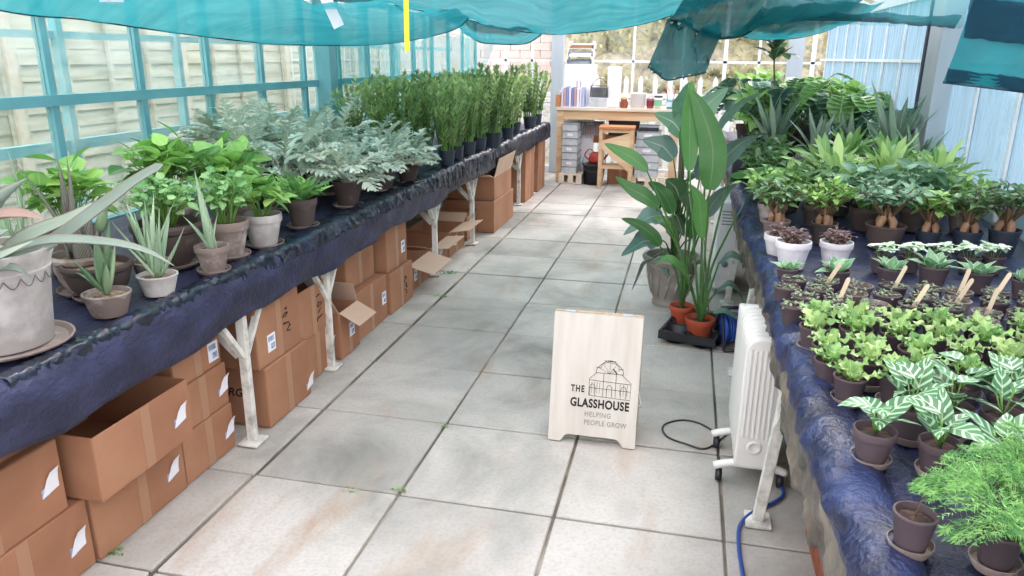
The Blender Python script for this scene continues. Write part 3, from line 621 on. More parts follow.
carton(-.20,1.42,1.88,0,.29,label='bottom box with handwriting between second and third legs',labpos=.9,depth=.42)
carton(-.26,1.44,1.84,.29,.50,open_=True,label='open box with raised flap on top between second and third legs',lab=False,flaps=(('n',5,.16),('f',-4,.16)),depth=.36)
carton(-.19,1.92,2.32,0,.27,label='bottom box with faint writing next along from the raised-flap box',ink='LZ',lab=False,depth=.4)
carton(-.21,1.93,2.28,.27,.56,label='tall upper box with small white label under crumpled cloth edge',labpos=.8,labz=.4,depth=.38)
carton(-.24,2.38,2.82,0,.20,open_=True,label='low open box with one pale flap drooping into the aisle before third leg',labpos=.3,flaps=(('f',105,.19),('n',50,.1)),depth=.38)
carton(-.27,2.92,3.36,0,.19,open_=True,label='low open box just past the third bench leg with wide pale flap',labpos=.6,flaps=(('f',85,.15),('n',70,.12)),depth=.38)
carton(-.27,3.40,3.84,0,.21,open_=True,label='low open box with spread flaps just before the fourth bench leg',labpos=.4,flaps=(('f',80,.18),('r',60,.12)),depth=.38)
carton(-.29,4.0,4.4,0,.22,label='small closed box in shade behind the fourth bench leg',lab=False,depth=.36)
carton(-.13,4.35,5.15,0,.30,label='wide handwritten box on the floor between the fourth and fifth legs',ink='NLZ',lab=False,inkside=True,depth=.5,tp=False)
carton(-.14,4.40,5.1,.30,.52,open_=True,label='open box with pale flaps sitting on the wide handwritten box',lab=False,flaps=(('n',75,.2),('f',15,.18)),depth=.46,tp=False)
carton(-.17,5.95,6.45,0,.60,label='tall plain box between the two farthest bench legs',lab=False,depth=.5)
carton(-.17,6.7,7.15,0,.62,label='tall plain box past the farthest leg of the left bench',lab=False,depth=.5)
# boxes beneath the right bench
r=carton(2.46,-1.5,-.62,0,.50,label='long cardboard box under the right bench at the bottom edge',lab=False,depth=.44,tp=False)
r=empty('clay_trough',(2.17,-.05,0)); tag(r,'red-brown ribbed clay trough on the floor under the right bench','trough')
m=MB()
for k in range(4): m.box((-.09,-.17+k*.085,0),(.07,-.17+k*.085+.078,.20))
m.build('ribbed_wall',M['brick'],r,smooth=False); m=MB(); m.box((-.10,-.18,.20),(.08,.18,.225)); m.build('rim',M['brick'],r,smooth=False)
# ------------------------------------------------------------ pots
def pot_parts(root,kind,D,Hh,matl=None,saucer=None,soil='soil'):
    r=D/2; m=MB(); z0=.012 if saucer else .001
    if kind=='terra': pr=[(r*.66,0),(r*.92,Hh*.74),(r*.97,Hh*.74),(r,Hh*.78),(r,Hh*.98),(r*.985,Hh),(r*.93,Hh),(r*.91,Hh*.97),(r*.86,Hh*.80)]
    elif kind=='small': pr=[(r*.7,0),(r*.96,Hh*.9),(r*1.0,Hh*.93),(r,Hh*.99),(r*.97,Hh),(r*.90,Hh),(r*.88,Hh*.95),(r*.84,Hh*.80)]
    elif kind=='bowl': pr=[(r*.55,0),(r*.8,Hh*.3),(r*.93,Hh*.68),(r*.93,Hh*.78),(r*1.0,Hh*.83),(r*1.02,Hh*.93),(r*.98,Hh),(r*.9,Hh),(r*.87,Hh*.93),(r*.84,Hh*.8)]
    elif kind=='nursery': pr=[(r*.74,0),(r*.94,Hh*.9),(r*1.0,Hh*.9),(r*1.0,Hh),(r*.95,Hh),(r*.93,Hh*.95),(r*.88,Hh*.82)]
    elif kind=='urn': pr=[(r*.6,0),(r*.62,Hh*.05),(r*.58,Hh*.1),(r*.74,Hh*.45),(r*.90,Hh*.8),(r*.93,Hh*.86),(r*1.02,Hh*.9),(r*1.06,Hh*.95),(r*1.02,Hh),(r*.92,Hh),(r*.9,Hh*.95),(r*.84,Hh*.82)]
    elif kind=='big': pr=[(r*.76,0),(r*.78,Hh*.02),(r*.90,Hh*.76),(r*.93,Hh*.80),(r*.92,Hh*.82),(r*.96,Hh*.90),(r*1.0,Hh*.95),(r*1.0,Hh),(r*.90,Hh),(r*.88,Hh*.95),(r*.86,Hh*.82)]
    m.lathe([(a,b+z0) for a,b in pr],36 if D>.14 else 24)
    o=m.build('pot',matl or M['agedpot'],root); smooth_angle(o,32)
    if kind=='urn':
        mm=MB()
        for k in range(14):
            a=2*PI*k/14; mm.tube([(r*.66*math.cos(a),r*.66*math.sin(a),Hh*.2),(r*.76*math.cos(a+.1),r*.76*math.sin(a+.1),Hh*.45),(r*.90*math.cos(a+.22),r*.90*math.sin(a+.22),Hh*.72)],[.004,.009,.005],6)
        mm.build('relief_band',M['urnmat'],root)
    if kind=='big':
        mm=MB()
        for k in range(22):
            a0=2*PI*k/22; P=[]
            for q in range(9):
                a=a0+2*PI/22*q/8; P.append((r*.925*math.cos(a),r*.925*math.sin(a),z0+Hh*(.77-.09*math.sin(PI*q/8))))
            mm.tube(P,.0016,5)
        mm.build('scallop_relief',M['darkmetal'],root)
    m=MB(); pr=[(r*.86,Hh*.80+z0),(r*.6,Hh*.845+z0),(r*.25,Hh*.86+z0),(.0005,Hh*.86+z0)]
    m.lathe(pr,20,capb=False); m.build('soil',M[soil],root)
    if saucer:
        m=MB(); s=r*saucer; m.lathe([(s*.8,0.0008),(s*.98,.014),(s,.020),(s*.96,.020),(s*.9,.008),(s*.3,.006),(.0005,.006)],28); smooth_angle(m.build('saucer',M['saucer'],root),30)
    return Hh*.84+z0
def stemsub(fol,pts,r,mt,name='stem'):
    m=MB(); m.tube(pts,r,6); return m.build(name,mt,fol)
# ---- foliage kinds; each returns an MB (leaves) and optional stems MB
def fol_rosette(m,z,r,n,L,Wd,shape='lance',el=(.2,1.3),droop=(.3,.9),cup=.25,wav=0,wf=3,seg=6,br=.01):
    for i in range(n):
        m.tone=r.random(); t=i/n; az=i*2.39996+r.uniform(-.3,.3); e=el[1]+(el[0]-el[1])*t+r.uniform(-.12,.12); l=L*r.uniform(.75,1.1)*(.75+.25*t)
        m.leaf((br*math.cos(az),br*math.sin(az),z),az,e,l,Wd*r.uniform(.8,1.15),r.uniform(*droop),shape,seg,cup,0,wav,wf,r.uniform(-.25,.25))
def fol_bush(m,st_,z,r,R,Hh,nst,nl,L,Wd,shape='ovate',spread=.8,droop=.7,pet=.03,seg=4,wav=0,sr=.0022):
    """stems fanning out, leaves on short stalks"""
    for s in range(nst):
        az=s*2.39996+r.uniform(-.4,.4); ln=math.sqrt((s+.5)/nst)*spread; top=Vector((R*ln*math.cos(az),R*ln*math.sin(az),z+Hh*(1-.45*ln*ln)*r.uniform(.75,1.05)))
        b=Vector((.02*math.cos(az),.02*math.sin(az),z)); c=b.lerp(top,.5)+Vector((0,0,.12*Hh)); P=cr([b,c,top],6)
        st_.tube(P,[sr*1.3]*3+[sr]*4,5)
        for k in range(nl):
            t=.3+.7*(k+1)/nl; q=P[min(6,int(t*6))].lerp(P[min(6,int(t*6)+1)],t*6-int(t*6)) if t<1 else P[6]
            a=az+k*2.4+r.uniform(-.6,.6); m.tone=r.random(); e=r.uniform(-.2,1.15); d=Vector((math.cos(a)*math.cos(e),math.sin(a)*math.cos(e),math.sin(e)))
            q2=q+d*pet; st_.tube([q,q2],sr*.7,4,cap=False)
            m.leaf(q2,a,e-.25,L*r.uniform(.6,1.15),Wd*r.uniform(.7,1.15),r.uniform(.3,1)*droop,shape,seg,.18,0,wav,2,r.uniform(-.6,.6))
def fol_fern(m,z,r,nf,L,lob,Wd,el=(.5,1.35),droop=(.6,1.5),lobw=.022,wav=.15):
    """deeply lobed fronds (blue fern)"""
    for i in range(nf):
        m.tone=r.random(); az=i*2.39996+r.uniform(-.3,.3); t=i/nf; e=el[1]+(el[0]-el[1])*t+r.uniform(-.15,.15); l=L*r.uniform(.7,1.1); a=e; p=Vector((.01*math.cos(az),.01*math.sin(az),z)); dr=r.uniform(*droop); n=14; P=[p.copy()]
        for k in range(n):
            d=Vector((math.cos(az)*math.cos(a),math.sin(az)*math.cos(a),math.sin(a))); p=p+d*(l/n); P.append(p.copy()); a-=dr/n
        sd=Vector((-math.sin(az),math.cos(az),0)); m.strip(P,[.005 if k<5 else .018*(1-.5*k/n) for k in range(n+1)],sd,.1,0,0,0,up=1)
        for k in range(5,n+1):
            T=(P[min(k+1,n)]-P[k-1]).normalized(); w=Wd*math.sin(PI*(.25+.72*(k-5)/(n-5)))**.7
            for s in (-1,1):
                dd=(sd*s*.85+T*.6).normalized(); aa=math.atan2(dd.y,dd.x); ee=math.asin(max(-1,min(1,dd.z)))+r.uniform(-.1,.35)
                m.leaf(P[k],aa,ee,w*r.uniform(.85,1.15),lobw,r.uniform(.3,.9),'lance',4,.3,0,wav,1.5)
def fol_zz(m,st_,z,r,R,Hh,ns,lf=.072,lw=.033):
    for s in range(ns):
        az=s*2.39996+r.uniform(-.3,.3); f=math.sqrt((s+.3)/ns); out=R*f*.75; h=Hh*r.uniform(.72,1.0)*(1-.15*f)
        b=Vector((.3*R*f*math.cos(az),.3*R*f*math.sin(az),z)); P=cr([b,b+Vector((out*.35*math.cos(az),out*.35*math.sin(az),h*.5)),b+Vector((out*math.cos(az),out*math.sin(az),h))],12)
        st_.tube(P,[.006*(1-.6*k/12) for k in range(13)],5)
        sa=az+r.uniform(0,PI)
        for k in range(2,13):
            m.tone=r.random()*.6+.4*(k/12)
            for sgn in (-1,1):
                a=sa+(PI/2)*sgn+r.uniform(-.4,.4); m.leaf(P[k],a,r.uniform(.65,1.1),lf*r.uniform(.8,1.15)*(1-.25*(k/12)),lw,r.uniform(-.2,.3),'lance',3,.3)
        m.leaf(P[12],sa,1.3,lf*.8,lw*.8,.1,'lance',3,.3)
def fol_aloe(m,z,r,n,L,Wd,el=(.7,1.45),droop=(-.3,.3),thick=True,shape='sword',cup=.8,br=.008):
    for i in range(n):
        m.tone=r.random(); az=i*2.39996+r.uniform(-.3,.3); t=i/n; e=el[1]+(el[0]-el[1])*t+r.uniform(-.1,.1)
        solidleaf(m,(br*math.cos(az),br*math.sin(az),z),az,e,L*r.uniform(.7,1.1),Wd*r.uniform(.85,1.1),r.uniform(*droop),shape)
def solid_path(m,P,Wd,side,th=.3,mt=0,teeth=0):
    n=len(P); rings=[]
    for i,p in enumerate(P):
        t=(P[min(i+1,n-1)]-P[max(i-1,0)]).normalized(); sd=(side-t*side.dot(t)).normalized(); nn=sd.cross(t)
        if nn.z<0: nn=-nn
        w=Wd[i]/2; T=Wd[i]*th
        rings.append([m.addv(p-sd*w+nn*w*.35),m.addv(p-sd*w*.5+nn*w*.02),m.addv(p-nn*w*.08),m.addv(p+sd*w*.5+nn*w*.02),m.addv(p+sd*w+nn*w*.35),m.addv(p+sd*w*.6-nn*T*.7),m.addv(p-nn*T),m.addv(p-sd*w*.6-nn*T*.7)])
    for i in range(n-1):
        for k in range(8):
            u0=(0,.25,.5,.75,1,.8,.6,.2)[k]; u1=(.25,.5,.75,1,.8,.6,.2,0)[k]
            m.face((rings[i][k],rings[i][(k+1)%8],rings[i+1][(k+1)%8],rings[i+1][k]),mt,[(u0,i/n),(u1,i/n),(u1,(i+1)/n),(u0,(i+1)/n)])
    m.face(rings[0][::-1],mt); m.face(rings[-1],mt)
def solidleaf(m,b,az,el,L,Wd,droop,shape='sword',n=8,th=.28):
    p=Vector(b); a=el; P=[p.copy()]
    for i in range(n):
        d=Vector((math.cos(az)*math.cos(a),math.sin(az)*math.cos(a),math.sin(a))); p=p+d*L/n; P.append(p.copy()); a-=droop/n
    solid_path(m,P,[max(.001,Wd*SH[shape](i/n)) for i in range(n+1)],Vector((-math.sin(az),math.cos(az),0)),th)
def fol_asparagus(m,st_,z,r,ns,L,Hh,az0=0,azr=PI):
    for s in range(ns):
        az=az0+r.uniform(-azr,azr); l=L*r.uniform(.6,1.1); top=Vector((math.cos(az)*l,math.sin(az)*l,z+Hh*r.uniform(.5,1))); b=Vector((.01*math.cos(az),.01*math.sin(az),z))
        P=cr([b,b+Vector((math.cos(az)*l*.25,math.sin(az)*l*.25,Hh*.85)),top-Vector((0,0,.1*Hh))],14); st_.tube(P,[.0009]*15,4)
        for k in range(4,15):
            T=(P[min(k+1,14)]-P[k-1]).normalized(); sd=Vector((-T.y,T.x,0)).normalized(); bl=l*.42*math.sin(PI*(.15+.8*(k-4)/10))
            for sg in (-1,1):
                d=(sd*sg+T*.7+Vector((0,0,r.uniform(-.15,.25)))).normalized(); Q=[P[k]+d*bl*q/5-Vector((0,0,.1*bl*(q/5)**2)) for q in range(6)]
                m.tone=r.random()
                for q in range(1,6):
                    for s2 in (-1,1):
                        for e in range(3):
                            dd=(d*.8+sd.cross(d)*0+T*s2*.8+Vector((0,0,r.uniform(-.5,.5)))+sd*r.uniform(-.4,.4)).normalized(); ln=.016*(1-.1*q)*r.uniform(.7,1.2)
                            pp=Q[q]-d*bl*.2*r.random(); w=Vector((r.uniform(-1,1),r.uniform(-1,1),r.uniform(-1,1))).normalized()*.0011
                            i=[m.addv(pp-w),m.addv(pp+w),m.addv(pp+dd*ln)]; m.face(i)
def fol_monstera(m,st_,z,r,n,R,Hh,L=.30,Wd=.28,az0=None,holes=True):
    for s in range(n):
        az=(s*2.39996+r.uniform(-.3,.3)) if az0 is None else az0+r.uniform(-1.2,1.2); f=.35+.65*r.random(); h=Hh*r.uniform(.55,1); top=Vector((R*f*math.cos(az),R*f*math.sin(az),z+h))
        b=Vector((.02*math.cos(az),.02*math.sin(az),z)); st_.tube(cr([b,b.lerp(top,.55)+Vector((0,0,.12)),top],8),[.007]*5+[.005]*4,6)
        l=L*r.uniform(.75,1.1); w=Wd*r.uniform(.8,1.1); el=r.uniform(-1.1,-.1); m.tone=r.random(); n2=8; P=[top.copy()]; a=el; p=top.copy()
        for k in range(n2):
            p=p+Vector((math.cos(az)*math.cos(a),math.sin(az)*math.cos(a),math.sin(a)))*(l/n2); P.append(p.copy()); a-=r.uniform(.6,1.0)/n2
        sd=Vector((-math.sin(az),math.cos(az),0)); m.strip(P,[w*.62*max(.1,SH['ovate'](k/n2)) for k in range(n2+1)],sd,.2,up=1)
        for k in range(0,n2):
            T=(P[k+1]-P[k]).normalized(); ww=w*.5*SH['big'](max(.06,(k+.3)/n2)); 
            for sg in (-1,1):
                dd=(sd*sg+T*(-.35+.9*k/n2)).normalized(); aa=math.atan2(dd.y,dd.x); ee=math.asin(max(-1,min(1,dd.z)))+.15
                m.leaf(P[k]+T*(l/n2*.5),aa,ee,ww,l/n2*1.45,.5,'strap',4,.05)
def potted(name,kind,D,Hh,matl,saucer,fill,leafm,stemm=None,soil='soil'):
    """fill(m,st,z)"""
    def mk():
        root=empty(name); z=pot_parts(root,kind,D,Hh,matl,saucer,soil)
        m=MB(); s=MB(); ex=fill(m,s,z,root)
        fo=m.build('foliage',leafm,root)
        if s.v: s.build('stem',stemm or M['stem'],root)
        return root
    return mk
# ================================================================ LEFT BENCH PLANTS
r=random.Random(11); ZB=ZT+.004
def put(key,mk,x,y,rz,sc,label,cat='potted plant',group=None,z=None): return place(key,mk,(x,y,ZB if z is None else z),rz,sc,label,cat,group)
# A: foreground agave, leaf by leaf
root=empty('potted_agave',(-.30,-.695,ZB)); tag(root,'huge pale grey agave in the large scalloped clay pot cut by the left frame edge','potted plant')
z=pot_parts(root,'big',.32,.275,M['greypot'],1.12,'grit')
def pathleaf(root,pts,w,mt,side,th=.25,name='leaf',prof=None,n=16,lab=None):
    o0=root.location; P=[p-o0 for p in cr(pts,n)]; m=MB(); m.tone=rnd.random()
    pf=prof or (lambda t: (1-.35*(2*t-.5)**2 if t<.25 else 1)*max(.04,(1-t**2.2)))
    solid_path(m,P,[max(.002,w*pf(i/n)) for i in range(n+1)],Vector(side),th); o=m.build(name,mt,root)
    if lab: o['label']=lab
    return o
AG=LM['agave']
pathleaf(root,[(-.30,-.72,1.03),(-.17,-.64,1.07),(.0,-.58,1.19),(.10,-.56,1.26),(.185,-.55,1.305)],.046,AG,(-.6,.4,.9),.3,prof=lambda t: (1.1-.62*t) if t<.93 else .52*(1-t)/.07+.08)
pathleaf(root,[(-.27,-.75,1.04),(-.16,-.72,1.09),(-.05,-.70,1.115),(.09,-.66,1.105),(.18,-.64,1.08),(.235,-.62,1.04)],.038,AG,(0,1,.55))
pathleaf(root,[(-.34,-.72,1.03),(-.28,-.73,1.12),(-.21,-.72,1.175),(-.15,-.70,1.18),(-.10,-.68,1.165)],.06,[LM['redtip']],(.2,1,.6),.2,lab='reddish-edged agave leaf')
pathleaf(root,[(-.33,-.78,1.03),(-.27,-.80,1.09),(-.20,-.79,1.125),(-.14,-.76,1.15)],.085,AG,(-.4,.7,.7),.25)
pathleaf(root,[(-.36,-.70,1.03),(-.33,-.68,1.12),(-.27,-.66,1.2),(-.20,-.62,1.26)],.075,AG,(.4,.8,-.3),.2)
pathleaf(root,[(-.28,-.80,1.03),(-.20,-.82,1.06),(-.13,-.82,1.09),(-.05,-.78,1.13)],.05,AG,(0,.8,.8),.2)
pathleaf(root,[(-.36,-.66,1.02),(-.38,-.62,1.14),(-.36,-.60,1.2),(-.33,-.58,1.24)],.06,AG,(.4,.8,0),.25)
pathleaf(root,[(-.30,-.68,1.02),(-.24,-.62,1.09),(-.14,-.56,1.14),(-.09,-.52,1.18)],.055,AG,(-.4,.6,.8),.25)
pathleaf(root,[(-.36,-.84,1.0),(-.27,-.88,1.05),(-.18,-.88,1.09),(-.08,-.84,1.13)],.075,AG,(-.2,.7,.8),.22)
pathleaf(root,[(-.30,-.76,1.02),(-.22,-.78,1.04),(-.14,-.77,1.05),(-.11,-.75,1.02)],.04,AG,(0,1,.4),.25)
pathleaf(root,[(-.40,-.72,1.02),(-.42,-.74,1.12),(-.36,-.76,1.20),(-.28,-.75,1.24)],.07,AG,(.1,.9,.2),.2)
pathleaf(root,[(-.38,-.76,1.02),(-.46,-.82,1.1),(-.5,-.86,1.2)],.06,AG,(.5,-.5,.4),.25)
pathleaf(root,[(-.36,-.80,1.0),(-.34,-.90,1.08),(-.30,-.97,1.1)],.07,AG,(1,0,.2),.25)
# B striped aloes
def mkB():
    root=empty('potted_striped_aloe'); z=pot_parts(root,'bowl',.20,.13,M['agedpot'],.95,'grit'); rr=random.Random(5); m=MB()
    m.tone=.3
    for k in range(6): solidleaf(m,(rr.uniform(-.03,.03),rr.uniform(-.03,.03),z),k*1.05,1.35,.16,.06,.2)
    for k in range(5): solidleaf(m,(-.02+rr.uniform(-.04,.04),rr.uniform(-.03,.03),z+.03),k*1.3,1.3+rr.uniform(-.15,.15),.30+.06*rr.random(),.035,rr.uniform(-.3,.2))
    m.build('foliage',LM['aloevar'],root); return root
put('B',mkB,-.46,-.20,0,1,'aged bowl of tall striped grey aloe just behind the huge agave')
# extra tall aloe behind with curved spikes
def mkB2():
    root=empty('potted_aloe'); z=pot_parts(root,'bowl',.2,.13,M['brownpot'],None,'grit'); m=MB()
    for k,(a,e,l,d) in enumerate([(2.6,1.3,.42,-.1),(3.0,1.35,.30,.1),(.3,1.2,.40,-.6),(3.6,1.2,.34,.5),(1,1.3,.26,0),(5,1.1,.24,.3),(2,1.0,.25,.3),(4.3,1.1,.28,.4)]):
        m.tone=(k*37%10)/10; solidleaf(m,(0,0,z),a,e,l,.036,d)
    m.build('foliage',LM['aloe'],root); return root
put('B2',mkB2,-.66,-.28,0,1,'dark bowl of tall thin curving aloe spikes near the window at far left')
def mkC():
    root=empty('potted_cactus'); z=pot_parts(root,'bowl',.225,.115,M['brownpot'],.8,'grit'); rr=random.Random(3)
    m=MB(); m.tone=.5
    def pad(b,az,el,l,w): 
        m.tone=rr.random(); solidleaf(m,b,az,el,l,w,0,'ovate',8,.16)
    pad((.04,0,z),.5,1.4,.17,.06); pad((.05,-.01,z+.13),.2,1.3,.12,.055)
    m.build('cactus_pads',LM['opuntia'],root); return root
put('C',mkC,-.363,-.244,0,1,'wide dark bowl of gritty soil with a flat green cactus pad, by the agave tips')
def mkD():
    root=empty('potted_aloe'); z=pot_parts(root,'small',.148,.075,M['agedpot'],None,'grit'); rr=random.Random(8); m=MB()
    for (a,e,l,w,d) in [(2.4,1.35,.19,.045,-.2),(.6,1.3,.17,.04,0),(3.6,1.1,.15,.035,.2),(5.4,1.2,.12,.03,0),(1.4,1.4,.13,.035,.1),(3.0,.9,.12,.022,.5)]:
        m.tone=rr.random(); solidleaf(m,(0,0,z),a,e,l,w,d,'lance',8,.3)
    m.build('foliage',LM['opuntia'],root); return root
put('D',mkD,-.212,-.385,.3,1,'small shallow clay pot at the cloth edge holding a stubby green succulent')
def mkE():
    root=empty('potted_aloe'); z=pot_parts(root,'small',.138,.072,M['greypot'],None,'grit'); rr=random.Random(9); m=MB()
    fol_aloe(m,z,rr,9,.24,.03,(.95,1.5),(-.2,.25)); m.build('foliage',LM['aloe'],root); return root
put('E',mkE,-.201,-.156,0,1,'shallow whitish clay pot with a spiky spotted aloe, second in from the agave')
put('F',potted('potted_aloe','small',.13,.085,M['agedpot'],None,lambda m,s,z,rt: fol_aloe(m,z,random.Random(4),8,.25,.028,(1.0,1.5),(-.1,.3)),LM['aloe'],soil='grit'),-.31,-.045,0,1,'slim pot of upright thin aloe tucked behind the shallow whitish pot')
def mkI():
    root=empty('potted_aloe'); z=pot_parts(root,'terra',.128,.098,M['agedpot'],1.0,'soil'); m=MB()
    for (a,e,l,w,d) in [(2.9,1.38,.30,.042,-.1),(2.4,1.25,.22,.04,-.1),(.2,1.35,.15,.02,.1),(3.3,1.0,.16,.03,.2),(5.,1.2,.14,.03,.1)]:
        m.tone=.6; solidleaf(m,(0,0,z),a,e,l,w,d,'sword',9,.3)
    m.build('foliage',LM['aloe'],root); return root
put('I',mkI,-.175,.129,0,1,'small saucered clay pot with one broad upright aloe spear in front of the leafy pots')
# leafy bowls
def bush(R_b,Hb,nst,nl,L,Wd,shape='ovate',seed=1,**k): return lambda m,s,z,rt: fol_bush(m,s,z,random.Random(seed),R_b,Hb,nst,nl,L,Wd,shape,**k)
put('G',potted('potted_mint_bush','bowl',.268,.165,M['brownpot'],.85,bush(.19,.20,34,5,.05,.032,seed=1,pet=.012,wav=.1),LM['mint']),-.40,.18,0,1,'broad dark bowl overflowing with small fresh green leaves')
put('G2',potted('potted_pothos','terra',.2,.15,M['agedpot'],1,bush(.20,.26,18,5,.10,.075,seed=2,pet=.04),LM['pothos']),-.70,.02,0,1,'lime leafy pothos at the window behind the aloe pots, second from the left')
put('G2',None,-.92,-.22,1.5,.85,'lime leafy pothos against the window, farthest left of the leafy plants')
put('G3',potted('potted_pothos','terra',.22,.17,M['agedpot'],1,bush(.22,.30,20,5,.12,.085,seed=3,pet=.04),LM['spath']),-.62,.50,.4,1,'tall broad-leaved bright green plant behind the mint bowl')
put('H',potted('potted_basil_bush','terra',.172,.145,M['agedpot'],1,bush(.14,.22,22,5,.055,.04,seed=4,pet=.015,wav=.08),LM['mint']),-.25,.352,.6,1,'aged clay pot of dense small-leaved greenery behind the upright aloe spear')
put('G3',None,-.62,.95,2.4,.85,'broad-leaved bright plant behind the whitened pot of lime pothos')
put('J',potted('potted_pothos','terra',.168,.135,M['greypot'],1.02,bush(.15,.16,16,5,.095,.065,seed=6,pet=.03),LM['pothos']),-.214,.562,0,1,'whitened ribbed clay pot of lime pothos on its saucer at the bench edge')
put('J2',potted('potted_pothos','terra',.17,.14,M['agedpot'],1,bush(.17,.26,16,5,.11,.075,seed=16,pet=.03),LM['spath']),-.45,.72,1,1,'mid green pothos between the whitened pot and the silver ferns')
def fillK(m,s,z,rt):
    rr=random.Random(7); fol_rosette(m,z,rr,13,.24,.058,'lance',(.35,1.35),(.3,1.0),.3); fol_bush(m,s,z,rr,.12,.08,8,3,.07,.045,'ovate')
put('K',potted('potted_bird_nest_fern','terra',.152,.135,M['brownpot'],1.05,fillK,LM['spath']),-.23,.943,0,1,'dark brown pot with upright glossy bright green blades at the bench edge')
# silver blue ferns
def blue(seed,nf=16,L=.30): return lambda m,s,z,rt: fol_fern(m,z,random.Random(seed),nf+4,L,0,.085,(.3,1.5),(.4,1.7),.032)
bl1=potted('potted_silver_fern','terra',.166,.135,M['brownpot'],1.03,blue(1,18,.32),LM['blue']); bl2=potted('potted_silver_fern','terra',.166,.135,M['brownpot'],1.03,blue(2,17,.34),LM['blue'])
gb='silver-blue ferns on the left bench'
for i,(k,x,y,s,l) in enumerate([('b1',-.243,1.49,1.0,'silver-blue fern in a brown pot at the bench edge, nearest of its front row'),('b2',-.26,2.033,1,'silver-blue fern in a brown pot, middle of the front row'),('b1',-.215,2.36,.92,'silver-blue fern in a brown pot nearest the dark nursery pots'),
   ('b2',-.55,1.35,1.25,'silver-blue fern standing just behind the glossy bright green blades'),('b1',-.85,1.50,1.3,'silver-blue fern in the third row from the aisle, nearest the lime plants'),('b2',-.80,1.98,1.3,'silver-blue fern in the third row from the aisle, middle of that row'),
   ('b1',-.52,1.85,1.1,'silver-blue fern in the second row behind the nearest front fern'),('b2',-.5,2.45,1.05,'silver-blue fern in the second row behind the last front fern'),('b1',-1.1,1.72,1.45,'silver-blue fern against the glass at the left end of the ferns'),('b2',-.77,2.45,1.25,'silver-blue fern in the third row from the aisle, nearest the zz plants'),('b1',-1.08,2.22,1.4,'silver-blue fern against the glass nearest the big teal post')]):
    put(k,bl1 if k=='b1' else bl2,x,y,r.uniform(0,6.2),s,l,group=gb)
# zz plants
def zz(seed,ns,Hh,R,lm): return lambda m,s,z,rt: fol_zz(m,s,z,random.Random(seed),R,Hh,ns)
zA=potted('potted_zz_plant','nursery',.13,.13,M['nursery'],None,zz(1,11,.60,.17,0),LM['zz']); zB=potted('potted_zz_plant','nursery',.13,.13,M['nursery'],None,zz(2,12,.57,.18,0),LM['zz']); zC=potted('potted_zz_plant','nursery',.15,.13,M['nursery'],None,zz(3,14,.60,.2,0),LM['zzold'])
front=[(-.19,3.128),(-.215,3.45),(-.205,3.774),(-.205,4.12),(-.165,4.45),(-.18,5.1),(-.25,5.75),(-.22,6.4),(-.255,7.0)]
for i,(x,y) in enumerate(front):
    k=('zA','zB')[i%2] if i not in (4,7) else 'zC'
    put(k,{'zA':zA,'zB':zB,'zC':zC}[k],x,y,r.uniform(0,6.2),1.0 if i not in(4,7) else 1.1,f'zz plant in dark nursery pot, {ORD[i]} along the bench edge from the silver ferns',group='zz plants along the left bench edge')
for row,(x0,hs) in enumerate([(-.45,1.0),(-.70,.98),(-.95,.95)]):
    for i in range(8):
        y=2.95+i*.52+row*.1; k=('zC','zA','zB')[(i+row)%3]
        put(k,{'zA':zA,'zB':zB,'zC':zC}[k],x0+r.uniform(-.03,.03),y,r.uniform(0,6.2),hs*r.uniform(.9,1.05),f'dense zz plant, {ORD[i]} from the ferns in the {("second","third","fourth")[row]} row from the aisle',group='zz plants in the rear rows')
# ================================================================ RIGHT BENCH
gp='small pots on the right bench'
aspf=lambda sd,az0: (lambda m,s,z,rt: fol_asparagus(m,s,z,random.Random(sd),13,.15,.10,az0,2.6))
def mkasp(sd,az0,ns=9): return potted('potted_asparagus_fern','small',.072,.062,M['smallpot'],1.1,aspf(sd,az0),LM['asparagus'],M['darkstem'])
put('as1',mkasp(1,.6),2.12,-1.12,0,1,'feathery asparagus fern filling the bottom right corner of the photo')
put('as2',mkasp(2,1.0),2.20,-1.0,.5,1,'feathery asparagus fern in front of the lowest striped calathea at right')
put('as2',None,2.28,-1.14,2.2,1,'feathery asparagus fern cut off by the right frame edge')
put('as1',None,2.13,-1.25,1.9,1.0,'feathery asparagus fern at the very bottom edge beside the bare-soil pot')
put('as2',None,2.35,-1.0,3,1.1,'feathery asparagus fern behind the others at the right frame edge')
put('as1',None,2.17,-1.03,-.1,.8,'pale asparagus fern in a soil-filled pot behind the empty-looking brown pot')
def mkR1():
    root=empty('potted_seedling'); z=pot_parts(root,'small',.068,.062,M['smallpot'],1.05); m=MB(); m.tone=.5; s=MB()
    s.tube([(0,0,z),(.004,0,z+.03),(.02,.004,z+.05)],.0012,5); s.build('stem',M['drystem'],root)
    for k in range(3): m.leaf((.012+.004*k,0,z+.035+.006*k),k*2.1,.3,.014,.005,.2)
    m.build('foliage',LM['asparagus'],root); return root
put('R1',mkR1,1.994,-1.104,0,1.05,'brown clay pot of bare dark soil with one twig at the lower right bench edge')
def calf(m,s,z,rr,n,L):
    for k in range(n):
        a=k*2.39996+rr.uniform(-.3,.3); h=.022+.05*rr.random()**1.0*(1-k/(n+3)); o=.012+.014*k/n; q=Vector((o*math.cos(a),o*math.sin(a),z+h)); s.tube([(0,0,z-.004),q],.0016,5)
        m.tone=rr.random(); m.leaf(q,a,rr.uniform(.25,1.05),L*rr.uniform(.75,1.0),.046*rr.uniform(.85,1.1),rr.uniform(.2,.9),'ovate',7,.15,0,.03,2,rr.uniform(-.5,.5))
def fillcal(sd,n=7,L=.085): return lambda m,s,z,rt: calf(m,s,z,random.Random(sd),n,L)
